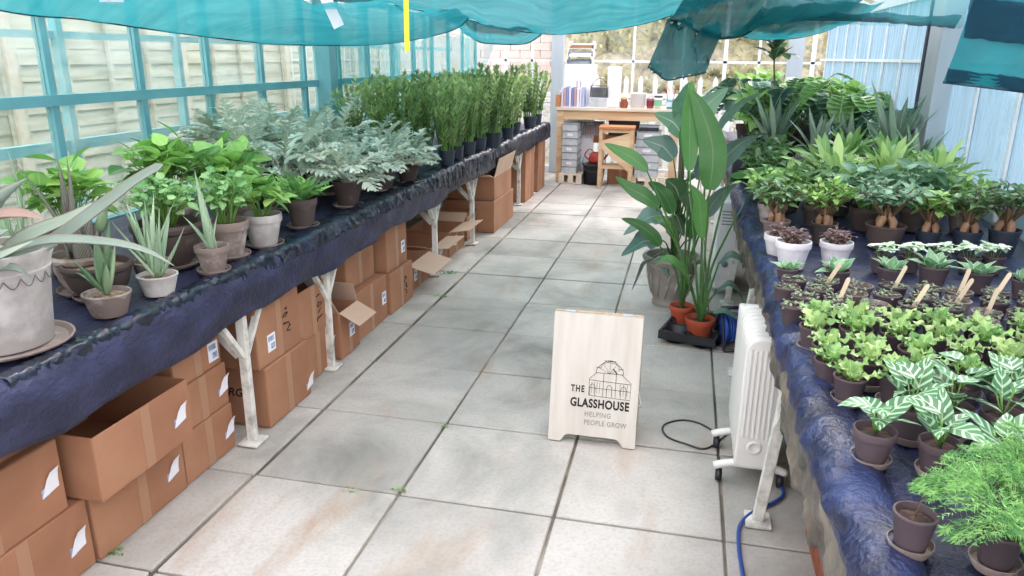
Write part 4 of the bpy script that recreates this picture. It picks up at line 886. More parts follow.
c1=potted('potted_calathea','terra',.086,.070,M['smallpot'],.95,fillcal(1,7,.088),LM['calathea']); c2=potted('potted_calathea','terra',.086,.070,M['smallpot'],.95,fillcal(2,7,.092),LM['calathea']); 
for i,(x,y,l) in enumerate([(1.993,-.805,'striped calathea in a saucered brown pot nearest the aisle'),(2.111,-.826,'striped calathea in a brown pot, second from the aisle in the nearest row'),(2.215,-.86,'striped calathea third from the aisle in the nearest row, by the asparagus fern'),
  (2.096,-.678,'striped calathea in a dark pot directly behind the two nearest the aisle'),(2.185,-.645,'striped calathea second from the aisle in the second calathea row'),(2.28,-.66,'striped calathea at the right frame edge in the second calathea row'),(2.23,-.535,'striped calathea farthest back, among the lime wavy ferns'),(2.33,-.55,'striped calathea at the right frame edge, next to the wavy ferns')]):
    put(('c1','c2')[i%2],c1 if i%2==0 else c2,x,y,r.uniform(0,6.2),r.uniform(.95,1.08),l,group='striped calatheas')
def fillwavy(sd,n=9,L=.085): return lambda m,s,z,rt: fol_rosette(m,z,random.Random(sd),n,L*.95,.027,'strap',(.45,1.45),(.2,1.0),.2,.32,3,seg=10,br=.005)
w1=potted('potted_wavy_fern','small',.084,.064,M['smallpot'],1.0,fillwavy(1),LM['lime']); w2=potted('potted_wavy_fern','small',.084,.064,M['smallpot'],1.0,fillwavy(2,8,.09),LM['lime']); w3=potted('potted_wavy_fern','small',.084,.064,M['smallpot'],1.0,fillwavy(3,11,.08),LM['limegreen'])
mx=[2.2,2.42,2.5,2.56,2.62]
for row,(y,x0,xe) in enumerate([(-.515,1.995,2.17),(-.405,1.965,2.42),(-.29,1.975,2.47),(-.175,1.965,2.53),(-.06,1.99,2.58)]):
    n=0; x=x0
    while x<xe:
        k=(row*5+n*2)%3; put(('w1','w2','w3')[k],(w1,w2,w3)[k],x+r.uniform(-.008,.008),y+r.uniform(-.012,.012),r.uniform(0,6.2),r.uniform(.92,1.1),
            f'small lime wavy-leaved fern, {ORD[n]} from the aisle in the {ORD[row]} fern row behind the calatheas',group='lime wavy-leaved ferns'); n+=1; x+=.112
# seedling pots with wooden labels
def fillseed(sd,nn=46): 
    def f(m,s,z,rt):
        rr=random.Random(sd)
        for k in range(nn):
            a=rr.uniform(0,2*PI); q=.042*math.sqrt(rr.random()); m.tone=rr.random(); m.leaf((q*math.cos(a),q*math.sin(a),z+rr.uniform(0,.018)),rr.uniform(0,6.3),rr.uniform(-.2,.9),.014,.011,.4,'ovate',2)
    return f
s1=potted('seedling_pot','small',.088,.066,M['smallpot'],None,fillseed(1),LM['seed']); s2=potted('seedling_pot','small',.088,.066,M['smallpot'],None,fillseed(2,60),LM['seed']); s3=potted('seedling_pot','small',.088,.06,M['agedpot'],None,fillseed(3,22),LM['grey'])
labs=[(2.04,.403),(2.057,.133),(2.291,.379),(2.315,.126),(2.488,.405),(2.477,.24),(2.62,.403),(2.56,.15),(2.60,.06)]
spots=[]
for row,(y,x0,xe) in enumerate([(.065,1.945,2.63),(.165,1.985,2.68),(.27,1.94,2.72),(.375,1.98,2.80)]):
    n=0; x=x0
    while x<xe: spots.append([x,y,row,n]); n+=1; x+=.107
pick={}
for (lx,ly) in labs:
    b=min((s for s in spots if id(s) not in pick),key=lambda s:(s[0]-lx)**2+(s[1]-ly)**2); pick[id(b)]=(lx,ly)
for i,s in enumerate(spots):
    x,y,row,n=s; k=(row*3+n)%3; lab=id(s) in pick
    o=put(('s1','s2','s3')[k],(s1,s2,s3)[k],x+r.uniform(-.006,.006),y+r.uniform(-.008,.008),r.uniform(0,6.2),1,
        f'{"seedling pot with an upright wooden label" if lab else "seedling pot without a label"}, {ORD[n]} from the aisle in the {ORD[row]} seedling row',cat='seedling pot',group='seedling pots')
    if lab:
        m=MB(); w=.007; L=.092
        P=[(-w,0),(w,0),(w,L*.9),(w*.6,L*.98),(0,L),(-w*.6,L*.98),(-w,L*.9)]
        A=[m.addv((a,-.0008,b)) for a,b in P]; B=[m.addv((a,.0008,b)) for a,b in P]; m.face(A); m.face(B[::-1])
        for q in range(7): m.face((A[q],B[q],B[(q+1)%7],A[(q+1)%7]))
        t=m.build('wooden_label',M['tagwood'],o,smooth=False); t.location=(0,0,.050); t.rotation_euler=(r.uniform(-.15,.15),r.uniform(.2,.42),-o.rotation_euler[2]+r.uniform(-.2,.2)); t['label']='bare wooden plant label'
# rosettes
def fillv(sd,n=8,L=.06): return lambda m,s,z,rt: fol_rosette(m,z,random.Random(sd),n,L*1.25,.045,'ovate',(.3,1.3),(.1,.6),.25,.05,2)
v1=potted('potted_rosette_plant','small',.09,.068,M['smallpot'],None,fillv(1),LM['viol']); v2=potted('potted_rosette_plant','small',.09,.068,M['smallpot'],None,fillv(2,10,.07),LM['viol'])
for i,(x,y,s) in enumerate([(1.975,.535,.9),(2.145,.52,1.05),(2.345,.59,1.1),(2.50,.63,1.2),(2.64,.60,1.15),(2.78,.56,1.0),(2.90,.60,1)]):
    put(('v1','v2')[i%2],(v1,v2)[i%2],x,y,r.uniform(0,6),s,f'soft green rosette plant, {ORD[i]} from the aisle in its row behind the seedling pots',group='soft green rosettes')
def fillw(sd):
    def f(m,s,z,rt):
        rr=random.Random(sd)
        for k in range(5):
            a=k*1.3; c=Vector((.028*math.cos(a),.028*math.sin(a),z+.03+.02*rr.random())); s.tube([(c.x*.4,c.y*.4,z-.003),c],.0013,4)
            for q in range(7): m.tone=rr.random(); m.leaf(c,q*.9+a,rr.uniform(.0,.7),.032,.026,.8,'ovate',3)
    return f
u1=potted('potted_pale_rosette','small',.08,.06,M['smallpot'],None,fillw(1),LM['whitebud'])
for i,(x,y) in enumerate([(2.36,.80),(2.475,.84),(2.585,.86),(2.70,.88),(2.80,.92)]):
    put('u1',u1,x,y,r.uniform(0,6),1.1,f'pale white-green rosette cluster, {ORD[i]} from the aisle in the row before the ficus roots',group='pale rosette clusters')
def filldark(sd):
    def f(m,s,z,rt): fol_bush(m,s,z-.01,random.Random(sd),.075,.075,24,6,.024,.014,'lance',pet=.003,seg=3)
    return f
put('wh1',potted('white_potted_dark_plant','terra',.14,.112,M['whitepot'],None,filldark(1),LM['purple'],M['drystem']),2.02,.78,0,1,'white pot piled with dark purple-brown leaflets nearest the aisle',cat='potted plant')
put('wh1',None,1.985,.93,1,.92,'white pot mostly hidden behind the other white pot at the bench edge')
put('wh2',potted('white_potted_dark_plant','terra',.13,.104,M['whitepot'],None,filldark(5),LM['purple'],M['drystem']),2.195,.849,0,1,'white pot of sparse dark twiggy plant, the one farther from the aisle')
# ficus ginseng
def mkgin(sd,D,Hh,pm,lm,kind='small',saucer=None,legs=3,R=.10,HT=.13):
    def mk():
        rr=random.Random(sd); root=empty('ficus_bonsai'); z=pot_parts(root,kind,D,Hh,pm,saucer); m=MB()
        for k in range(legs):
            a=k*2*PI/legs+.4; m.tube(cr([(D*.25*math.cos(a),D*.25*math.sin(a),z-.01),(D*.2*math.cos(a+.3),D*.2*math.sin(a+.3),z+.03),(.006*math.cos(a),.006*math.sin(a),z+.062),(0,0,z+.10)],9),[.006,.012,.015,.017,.016,.014,.011,.009,.006,.004],8)
        m.build('root_trunk',M['bark'],root); m=MB(); s=MB(); fol_bush(m,s,z+.045,rr,R*1.45,HT*1.2,26,9,.044,.027,'ovate',pet=.006,seg=3); m.build('foliage',lm,root); s.build('branch',M['drystem'],root); return root
    return mk
put('g1',mkgin(1,.125,.10,M['agedpot'],LM['gin'],R=.12),2.003,1.248,0,1,'ficus bonsai with orange root trunk at the bench edge behind the white pots','bonsai')
put('g2',mkgin(2,.12,.095,M['brownpot'],LM['ginlight'],R=.11),2.216,1.271,0,1,'ficus bonsai with twisted grey-brown trunk, second from the aisle','bonsai')
put('g3',mkgin(3,.165,.10,M['brownpot'],LM['pep'],legs=4,R=.14),2.469,1.249,0,1.05,'ficus bonsai in the widest brown bowl with thick tan root legs','bonsai')
put('g4',mkgin(4,.11,.085,M['nursery'],LM['ginlight'],'nursery',R=.11),2.655,1.27,1,1,'ficus bonsai with round root bulb and light green leaves, fourth from the aisle','bonsai')
put('g5',mkgin(5,.12,.10,M['nursery'],LM['gin'],'nursery',R=.12),2.80,1.24,1,1,'ficus bonsai with dark leaves, second from the right wall','bonsai')
put('g5',None,2.955,1.27,2.5,1.08,'ficus bonsai in a dark square-rimmed nursery pot closest to the right wall','bonsai')
# bushy middle
gm='bushy plants behind the ficus row'
pep=potted('potted_peperomia','terra',.12,.09,M['brownpot'],None,bush(.15,.15,20,5,.06,.05,seed=21,pet=.02),LM['pep'])
lb=potted('potted_ficus','terra',.12,.09,M['agedpot'],None,bush(.16,.16,22,6,.045,.028,seed=22,pet=.01),LM['ginlight'])
gb2=potted('potted_ficus','terra',.12,.09,M['brownpot'],None,bush(.17,.17,20,6,.06,.034,seed=23,pet=.012),LM['gin'])
nf=potted('potted_bird_nest_fern','terra',.17,.13,M['brownpot'],None,lambda m,s,z,rt: fol_rosette(m,z,random.Random(31),36,.26,.036,'strap',(.3,1.5),(.2,1.1),.2,.14,3,seg=10),LM['lime'])
nf2=potted('potted_bird_nest_fern','terra',.17,.13,M['brownpot'],None,lambda m,s,z,rt: fol_rosette(m,z,random.Random(32),34,.25,.034,'strap',(.3,1.5),(.2,1.0),.2,.14,3,seg=10),LM['limegreen'])
P5=[('lb',lb,2.02,1.62,1,'small-leaved light green ficus at the bench edge behind the bonsai row'),('gb',gb2,2.24,1.66,1,'dark small-leaved ficus, second from the aisle behind the bonsai row'),('pep',pep,2.46,1.62,1.05,'round blue-green leaved plant behind the widest bonsai bowl'),('pep',pep,2.70,1.66,1.1,'round blue-green leaved plant behind the fourth bonsai'),('lb',lb,2.92,1.68,1,'small-leaved light green ficus beside the right wall'),
 ('nf2',nf2,2.14,2.02,.8,'green strap-leaved fern behind the dark small-leaved ficus'),('nf',nf,2.38,2.0,1.1,'bright lime strap-leaved fern, left of the three lime ferns'),('nf',nf,2.64,2.08,1.15,'bright lime strap-leaved fern, middle of the three lime ferns'),('nf',nf,2.92,2.15,1.05,'bright lime strap-leaved fern, right of the three by the wall'),
 ('gb',gb2,2.05,2.42,1,'dark ficus at the bench edge behind the strelitzia leaves'),('nf2',nf2,2.40,2.50,1.05,'green strap-leaved fern behind the left lime fern'),('nf2',nf2,2.75,2.55,1.1,'green strap-leaved fern behind the middle lime fern'),('lb',lb,3.0,2.6,1.05,'light ficus at the wall behind the lime ferns'),
 ('gb',gb2,2.1,2.9,1.1,'dark ficus in front of the tall grey sword leaves at left'),('nf2',nf2,2.62,3.0,1.1,'green strap-leaved fern in front of the terracotta-potted sword plant')]
for k,mk,x,y,s,l in P5: put(k,mk,x,y,r.uniform(0,6),s*1.22,l,group=gm)
# tall swords
sw=potted('potted_sword_plant','terra',.17,.14,M['agedpot'],None,lambda m,s,z,rt: fol_rosette(m,z,random.Random(41),11,.46,.055,'lance',(1.0,1.5),(.0,.4),.3),LM['sans'])
sw2=potted('potted_sword_plant','terra',.17,.14,M['agedpot'],None,lambda m,s,z,rt: fol_rosette(m,z,random.Random(42),15,.40,.05,'lance',(.8,1.45),(.1,.6),.3),LM['sans'])
for k,mk,x,y,s,l in [('sw',sw,2.214,3.72,1.15,'grey-green sword-leaved plant in an aged pot, left of the rear swords'),('sw2',sw2,2.49,3.45,1.1,'grey-green sword-leaved plant in an aged pot under the big split leaf'),('sw',sw,2.92,3.15,1.25,'dark upright sword-leaved plant beside the grey post on the right wall'),('sw2',sw2,3.0,2.9,1.0,'shorter sword-leaved plant just before the right wall post'),('sw2',sw2,2.75,3.7,1.1,'grey sword-leaved plant between the two monsteras')]:
    put(k,mk,x,y,r.uniform(0,6),s,l,group='sword-leaved plants')
mo=potted('potted_monstera','terra',.24,.2,M['brownpot'],None,lambda m,s,z,rt: fol_monstera(m,s,z,random.Random(51),16,.36,.52,.38,.36),LM['monst'])
mo2=potted('potted_monstera','terra',.24,.2,M['brownpot'],None,lambda m,s,z,rt: fol_monstera(m,s,z,random.Random(53),14,.34,.5,.36,.34),LM['monstdark'])
pg=potted('potted_leafy_plant','nursery',.22,.2,M['nursery'],None,bush(.28,.42,18,5,.16,.10,seed=61,pet=.05),LM['spath'])
for k,mk,x,y,s,l in [('mo',mo,2.78,4.3,.95,'large split-leaved monstera with lit yellow-green leaves near the right wall'),('mo2',mo2,2.40,4.45,.95,'dark monstera left of the brighter one, behind the sword plants'),('mo2',mo2,2.15,5.4,1.0,'dark monstera at the far aisle side of the right bench'),('mo',mo,2.65,5.5,1.0,'monstera at the far end of the right bench, middle of the bench'),
  ('pg',pg,2.12,4.3,.95,'broad bright leafy plant at the bench edge behind the strelitzia'),('pg',pg,2.95,5.0,1.0,'broad bright leafy plant in the far right corner by the wall'),('pg',pg,2.35,6.2,1.1,'broad leafy plant last on the right bench near the gable'),('mo',mo,2.85,6.3,.9,'monstera in the far right corner below the gable glass'),('mo2',mo2,3.0,3.75,.75,'small dark monstera squeezed behind the grey wall post')]:
    put(k,mk,x,y,r.uniform(0,6),s,l,group='big leafy plants at the rear')
# fig tree
def mkfig():
    root=empty('potted_fig_tree'); z=pot_parts(root,'nursery',.24,.2,M['nursery'],None); rr=random.Random(2); m=MB(); s=MB()
    P=cr([(0,0,z-.02),(.02,0,z+.35),(-.01,.02,z+.65),(.02,.0,z+.92)],12); s.tube(P,[.012-.0006*k for k in range(13)],7)
    for k in range(26):
        t=.62+.38*k/26; q=P[int(t*12)].lerp(P[min(12,int(t*12)+1)],t*12%1); a=k*2.4; m.tone=rr.random(); m.leaf(q,a,rr.uniform(.1,.9),rr.uniform(.2,.27),.12,rr.uniform(.2,1.2),'obov',5,.2)
    m.build('foliage',LM['fig'],root); s.build('trunk',M['drystem'],root); return root
put('fig',mkfig,2.27,4.75,0,1.0,'slim dark-leaved fig tree rising above the monsteras','potted plant')
root=empty('soil_bag',(1.985,3.03,ZB)); tag(root,'dark blue-black printed soil bag standing at the bench edge behind the strelitzia','bag')
m=MB(); n=10
for i in range(n+1):
    z=i*.024; w=.10*(1-.15*(i/n)**3); d=.06*math.sin(PI*(.12+.83*(1-i/n)))**.6
    for k in range(16):
        a=2*PI*k/16; m.addv((w*math.copysign(abs(math.cos(a))**.6,math.cos(a))+.004*noise.noise(Vector((k,i,0))),d*math.copysign(abs(math.sin(a))**.7,math.sin(a))+.006*noise.noise(Vector((i,k,3))),z))
for i in range(n):
    for k in range(16): m.face((i*16+k,i*16+(k+1)%16,(i+1)*16+(k+1)%16,(i+1)*16+k))
m.face([n*16+k for k in range(16)]); m.face([k for k in range(16)][::-1]); m.build('sack',M['nursery'],root)
# ================================================================ A-BOARD SIGN
root=empty('sandwich_board',(1.265,.559,0),0); tag(root,'pale plywood sandwich board standing in the aisle, lettered The Glasshouse','sign')
lean=math.atan2(.10,.585); Ht=.566
def panel(name,matl,sgn,y0):
    pts=[(-.187,0),(-.135,0),(-.115,.028),(-.10,.034),(.10,.034),(.115,.028),(.135,0),(.187,0),(.187,Ht),(-.187,Ht)]
    m=MB(); A=[m.addv((x,-.006,z)) for x,z in pts]; B=[m.addv((x,.006,z)) for x,z in pts]
    m.face(A); m.face(B[::-1]); n=len(pts)
    for q in range(n): m.face((A[(q+1)%n],A[q],B[q],B[(q+1)%n]),1)
    o=m.build(name,[matl,M['plyedge']],root,smooth=False); o.location=(0,y0,.002); o.rotation_euler=(-lean*sgn,0,0); return o
fp=panel('front_panel',M['ply'],1,0); bp=panel('back_panel',M['ply'],-1,.215)
def text(body,size,u,v,matl,w=None,off=0,name='lettering',sp=1.0):
    cu=bpy.data.curves.new(name,'FONT'); cu.body=body; cu.size=size; cu.extrude=.0004; cu.offset=off; cu.align_x='LEFT'; cu.align_y='CENTER'; cu.space_character=sp
    o=bpy.data.objects.new(name,cu); COL.objects.link(o)
    me=bpy.data.meshes.new_from_object(o.evaluated_get(bpy.context.evaluated_depsgraph_get())); bpy.data.objects.remove(o)
    xs_=[q.co.x for q in me.vertices]; W0=max(xs_)-min(xs_)
    o=bpy.data.objects.new(name,me); COL.objects.link(o); me.materials.append(matl); o.parent=fp
    o.location=(-.187+.374*u,-.0068,Ht*(1-v)); o.rotation_euler=(PI/2,0,0)
    if w: o.scale=(w/W0,1,1)
    return o
text('THE',.040,.235,.578,M['ink'],.374*.155,.0012,sp=1.3)
text('GLASSHOUSE',.052,.235,.685,M['ink'],.374*.67,.0018,sp=1.1)
text('HELPING',.031,.405,.768,M['greyink'],.374*.295,.0001,sp=1.15)
text('PEOPLE GROW',.031,.405,.833,M['greyink'],.374*.48,.0001,sp=1.1)
# line drawing of the building
m=MB()
def L2(pts,r=.0009):
    m.tube([((-.187+.374*u),-.0068,Ht*(1-v)) for u,v in pts],r,4)
def arc(cu,cv,ru,rv,a0,a1,n=14): return [(cu+ru*math.cos(R_(a0+(a1-a0)*k/n)),cv-rv*math.sin(R_(a0+(a1-a0)*k/n))) for k in range(n+1)]
L2([(.44,.62),(.44,.49),(.52,.44),(.80,.44),(.91,.50),(.91,.63),(.44,.62)])
L2(arc(.665,.44,.155,.085,0,180)); L2(arc(.665,.40,.10,.06,0,180)); L2([(.60,.345),(.73,.345)],.0013); L2([(.51,.44),(.82,.44)]); L2([(.51,.40),(.56,.40)]); L2([(.77,.40),(.82,.40)])
L2([(.44,.50),(.91,.51)]); L2([(.44,.56),(.91,.565)]); L2([(.60,.44),(.60,.62)]); L2([(.74,.44),(.74,.62)])
for u in (.47,.50,.53,.56,.79,.83,.87): L2([(u,.515),(u,.60)],.0006)
for u in (.48,.67,.83): L2(arc(u,.56,.03,.03,0,180)); L2([(u-.03,.56),(u-.03,.62)]); L2([(u+.03,.56),(u+.03,.62)])
for k in range(7): L2([(.665,.44),(.665+.15*math.cos(PI*k/6),.44-.08*math.sin(PI*k/6))],.0005)
L2([(.70,.40),(.75,.44)],.0022)
o=m.build('building_drawing',M['ink'],fp); 
m=MB()
for x in (-.12,.12): m.box((x-.02,.098,Ht*.985),(x+.02,.118,Ht*.985+.006)); 
m.build('hinge',M['greypost'],root,smooth=False)
m=MB(); m.tube([(.18,.035,.2),(.2,.1,.15),(.18,.17,.2)],.002,5); m.build('restraint_cord',M['paper'],root)
# ================================================================ STRELITZIA etc (aisle)
tr=empty('plant_tray',(1.715,2.05,0),-.25); tag(tr,'black plastic six-hole carry tray under the strelitzia on the floor','tray')
m=MB()
for i in range(2):
    for j in range(3):
        m.lathe([(.055,.004),(.066,.075),(.074,.078),(.072,.070),(.062,.008),(.001,.008)],20,c=(-.078+.156*i,-.165+.165*j,0))
m.build('cell',M['blackplastic'],tr); m=MB()
for (x0,x1,y0,y1) in ((-.165,-.15,-.25,.25),(.15,.165,-.25,.25),(-.15,.15,-.25,-.236),(-.15,.15,.236,.25),(-.008,.008,-.25,.25),(-.15,.15,-.09,-.075),(-.15,.15,.075,.09)): m.box((x0,y0,.03),(x1,y1,.08))
m.build('rim_frame',M['blackplastic'],tr,smooth=False)
def sblade(root,pts,stalk,w,mt,side,stm=M['darkstem'],name='leaf',sr=(.008,.0045),lab=None,cup=.18):
    o0=root.location; S_=[p-o0 for p in cr(stalk,12)]; m=MB(); m.tube(S_,[sr[0]+(sr[1]-sr[0])*k/12 for k in range(13)],7); st=m.build('leaf_stalk',stm,root)
    P=[p-o0 for p in cr(pts,14)]; m=MB(); m.tone=rnd.random(); m.strip(P,[w*SH['big'](k/14) for k in range(15)],Vector(side),cup,0,.02,2)
    o=m.build(name,mt,root); 
    if lab: o['label']=lab
V=Vector
root=empty('potted_strelitzia',(1.725,1.92,.012)); tag(root,'tall strelitzia with one huge upright green leaf in the nearer terracotta pot in the tray','potted plant')
z=pot_parts(root,'terra',.172,.14,M['terracotta'],None); b=V((1.725,1.92,.13))
S1=LM['strel']; S2=LM['streldark']
sblade(root,[(1.715,1.92,.90),(1.72,1.92,1.03),(1.705,1.93,1.16),(1.64,1.94,1.32),(1.575,1.95,1.43)],[b,(1.72,1.92,.5),(1.715,1.92,.91)],.15,S1,(1,0,.35),lab='huge bright upright leaf')
sblade(root,[(1.60,1.93,1.0),(1.585,1.95,1.2),(1.575,1.97,1.36),(1.575,1.98,1.48)],[b,(1.66,1.92,.55),(1.60,1.93,1.0)],.10,S1,(1,.3,.1))
sblade(root,[(1.37,1.86,1.0),(1.30,1.85,1.06),(1.22,1.85,1.10),(1.13,1.86,1.14)],[b,(1.62,1.90,.45),(1.48,1.87,.78),(1.37,1.86,1.0)],.085,S1,(.2,.5,.8))
sblade(root,[(1.44,1.88,.80),(1.36,1.86,.86),(1.28,1.86,.90),(1.20,1.86,.96)],[b,(1.64,1.90,.4),(1.53,1.89,.64),(1.44,1.88,.80)],.10,S1,(.1,.6,.8))
sblade(root,[(1.87,1.80,.80),(1.92,1.74,.93),(2.00,1.68,1.01),(2.10,1.64,1.03),(2.19,1.60,.99)],[b,(1.76,1.89,.45),(1.82,1.85,.65),(1.87,1.80,.80)],.15,S2,(.1,.9,-.35))
sblade(root,[(1.82,1.96,.98),(1.90,1.96,1.0),(2.0,1.94,1.03),(2.14,1.92,1.03)],[b,(1.75,1.94,.5),(1.79,1.95,.8),(1.82,1.96,.98)],.13,S1,(.1,.9,.2))
sblade(root,[(1.70,2.05,1.15),(1.76,2.06,1.28),(1.85,2.08,1.37),(1.96,2.1,1.42)],[b,(1.70,1.98,.6),(1.69,2.02,.95),(1.70,2.05,1.15)],.14,S2,(.3,1,-.3))
sblade(root,[(1.80,1.88,.50),(1.85,1.86,.56),(1.92,1.84,.54),(1.97,1.83,.46)],[b,(1.76,1.90,.32),(1.80,1.88,.50)],.075,S2,(.0,.9,.3))
sblade(root,[(1.80,1.86,.34),(1.86,1.84,.40),(1.92,1.82,.36),(1.95,1.81,.28)],[b,(1.76,1.9,.25),(1.80,1.86,.34)],.06,S2,(.0,.9,.3))
sblade(root,[(1.79,1.84,.22),(1.85,1.80,.25),(1.92,1.78,.22),(1.97,1.77,.20)],[b,(1.76,1.88,.2),(1.79,1.84,.22)],.05,S2,(.0,.9,.3))
sblade(root,[(1.62,1.86,.42),(1.56,1.82,.50),(1.50,1.80,.52),(1.45,1.79,.48)],[b,(1.67,1.89,.3),(1.62,1.86,.42)],.07,S1,(.2,.8,.3))
sblade(root,[(1.70,1.95,.62),(1.68,1.97,.74),(1.66,1.97,.84),(1.60,1.97,.92)],[b,(1.71,1.93,.4),(1.70,1.95,.62)],.09,S1,(1,.3,.2))
root=empty('potted_strelitzia',(1.62,2.16,.012)); tag(root,'second strelitzia in the smaller terracotta pot, farther back in the tray','potted plant')
z=pot_parts(root,'terra',.15,.13,M['terracotta'],None); b=V((1.62,2.16,.11))
for k,(dx,dz,w,hh) in enumerate([(-.10,.62,.09,.18),(.04,.82,.11,.22),(-.03,.95,.12,.2),(.10,.60,.10,.2),(-.16,.40,.08,.16),(.14,.86,.12,.22),(.02,.45,.09,.18)]):
    t=V((1.62+dx,2.16+.02*k-.05,.1+dz)); sblade(root,[t,t+V((dx*.3,0,hh*.4)),t+V((dx*.9,0,hh*.8)),t+V((dx*1.5,-.02,hh))],[b,b.lerp(t,.5)+V((-dx*.15,0,.05)),t],w,(S1,S2)[k%2],(.9,.4,-.2 if dx>0 else .2))
root=empty('potted_fiddle_leaf_plant',(1.535,2.62,0)); tag(root,'big-leaved grey-green plant in the carved stone urn behind the tray','potted plant')
z=pot_parts(root,'urn',.37,.34,M['urnmat'],None); b=V((1.535,2.62,.3))
for k,(p,e,w,mt,sd) in enumerate([((1.46,2.52,.62),(1.22,2.42,.50),.15,S2,(.1,.7,.6)),((1.42,2.46,.46),(1.22,2.34,.38),.16,S2,(.1,.8,.5)),((1.40,2.44,.34),(1.30,2.32,.16),.13,S2,(.3,.9,.2)),((1.50,2.56,.98),(1.30,2.52,1.10),.16,S2,(.3,.5,.8)),((1.55,2.6,1.12),(1.36,2.56,1.26),.15,LM['pep'],(.3,.5,.8)),
  ((1.56,2.56,.72),(1.46,2.50,.86),.15,LM['fig'],(.9,.4,.2)),((1.60,2.6,.60),(1.76,2.55,.70),.15,LM['fig'],(.3,.9,.2)),((1.58,2.62,.84),(1.78,2.62,.94),.16,LM['fig'],(.2,.9,.4)),((1.56,2.64,1.0),(1.74,2.64,1.2),.15,LM['monst'],(.7,.6,.2)),((1.54,2.62,1.2),(1.56,2.62,1.45),.17,LM['pep'],(1,.2,.2)),((1.62,2.66,1.2),(1.80,2.7,1.42),.17,LM['pep'],(.8,.5,-.2)),
  ((1.54,2.55,.48),(1.40,2.45,.62),.12,LM['monst'],(.4,.8,.3)),((1.62,2.55,.45),(1.74,2.48,.56),.12,LM['fig'],(.5,.9,.2)),((1.48,2.52,.8),(1.42,2.44,.66),.13,LM['fig'],(.8,.5,.2)),((1.60,2.55,.78),(1.64,2.48,.62),.14,LM['fig'],(.9,.4,.2)),((1.52,2.6,.62),(1.60,2.48,.50),.13,LM['fig'],(.7,.6,.2)),((1.46,2.5,.36),(1.52,2.42,.24),.11,S2,(.9,.4,.1))]):
    p=V(p);e=V(e); mid=p.lerp(e,.5)+V((0,0,.03)); sblade(root,[p,p.lerp(mid,.6)+V((0,0,.015)),mid,e],[b,b.lerp(p,.6)+V((.02,0,.05)),p],w,mt,sd,sr=(.006,.004))
m=MB(); m.tube([(0,0,.25),(.01,.0,.8),(.0,.01,1.25)],.010,8); m.build('cane',M['drystem'],root)
# ================================================================ HEATER, cables, reel, white appliance
root=empty('oil_radiator',(1.905,.56,0)); tag(root,'cream finned oil-filled radiator on castors in front of the right bench','heater')
nf_=9
for k in range(nf_):
    y=-.19+k*.047; m=MB(); prof=[]
    hw=.068; z0,z1=.085,.625; rr_=.055
    for (cx_,cz,a0) in ((hw-rr_,z1-rr_,0),(-hw+rr_,z1-rr_,90),(-hw+rr_*.6,z0+rr_*.6,180),(hw-rr_*.6,z0+rr_*.6,270)):
        r0=rr_ if cz>.3 else rr_*.6
        for q in range(7):
            a=R_(a0+90*q/6); prof.append((cx_+r0*math.cos(a),cz+r0*math.sin(a)))
    n=len(prof); layers=[]
    for (dy,s) in ((-.019,.86),(-.014,.97),(-.004,1.0),(.004,1.0),(.014,.97),(.019,.86)):
        layers.append([m.addv((x*s,y+dy,.37+(zz-.37)*(1-(1-s)*.35))) for x,zz in prof])
    for i in range(5):
        for q in range(n): m.face((layers[i][q],layers[i][(q+1)%n],layers[i+1][(q+1)%n],layers[i+1][q]))
    m.face(layers[0]); m.face(layers[-1][::-1])
    if k==0:
        for i_ in (0,): pass
    o=m.build('fin',M['enamel'],root); smooth_angle(o,40)
    if k==0:
        m=MB(); mt=Matrix.Translation((0,y-.019,.18))@Matrix.Rotation(PI/2,4,'X'); c0=len(m.v)
        m.lathe([(.03,0),(.028,.004),(.018,.005),(.016,.003),(.0005,.003)],20); m.v=[tuple(mt@Vector(v)) for v in m.v]; m.build('end_boss',M['enamel'],o)
        for x in (-.045,-.027,-.009,.009,.027,.045):
            m=MB(); m.box((x-.0045,y-.024,.22),(x+.0045,y-.018,.575)); bevel(m.build('pressed_rib',M['enamel'],o,smooth=False),.002,2)
m=MB(); m.box((-.025,-.20,.10),(.025,.22,.14)); m.box((-.02,-.20,.55),(.02,.22,.59)); m.build('oil_tube',M['enamel'],root,smooth=False)
for y in (-.165,.10):
    m=MB(); m.tube(cr([(-.135,y,.062),(-.10,y,.075),(-.05,y,.085),(.05,y,.085),(.10,y,.075),(.135,y,.062)],12),.016,10); o=m.build('foot_bar',M['enamel'],root)
    for x in (-.115,.115):
        m=MB(); m.tube([(x-.012,y,.026),(x+.012,y,.026)],.0245,14); m.box((x-.004,y-.012,.03),(x+.004,y+.012,.062)); m.build('castor',M['blackplastic'],o)
m=MB(); m.box((-.065,.225,.10),(.065,.285,.60)); bevel(m.build('control_box',M['enamel'],root,smooth=False),.012,3)
m=MB(); m.tube([(0,.285,.5),(0,.305,.5)],.022,16); m.build('thermostat_knob',M['blackplastic'],root)
def cable(pts,r,matl,name,label,n=60):
    m=MB(); m.tube(cr(pts,n),r,8); tag(m.build(name,matl),label,'cable')
cable([(1.78,.80,.006),(1.72,.86,.006),(1.64,.87,.006),(1.565,.80,.006),(1.58,.70,.006),(1.66,.65,.006),(1.75,.63,.006),(1.84,.78,.006)],.004,M['blackcable'],'power_cable','thin black cable looped on the paving left of the radiator')
cable([(2.02,.42,.02),(2.03,.34,.008),(1.99,.27,.008),(1.92,.20,.008),(1.86,.10,.008),(1.845,-.03,.008),(1.85,-.22,.008),(1.855,-.5,.008)],.007,M['bluecable'],'power_cable','blue cable snaking forward over the slabs from beneath the radiator',80)
root=empty('cable_reel',(1.905,1.90,0),.3); tag(root,'blue cable wound on a black reel stand on the floor by the tray','cable reel')
m=MB()
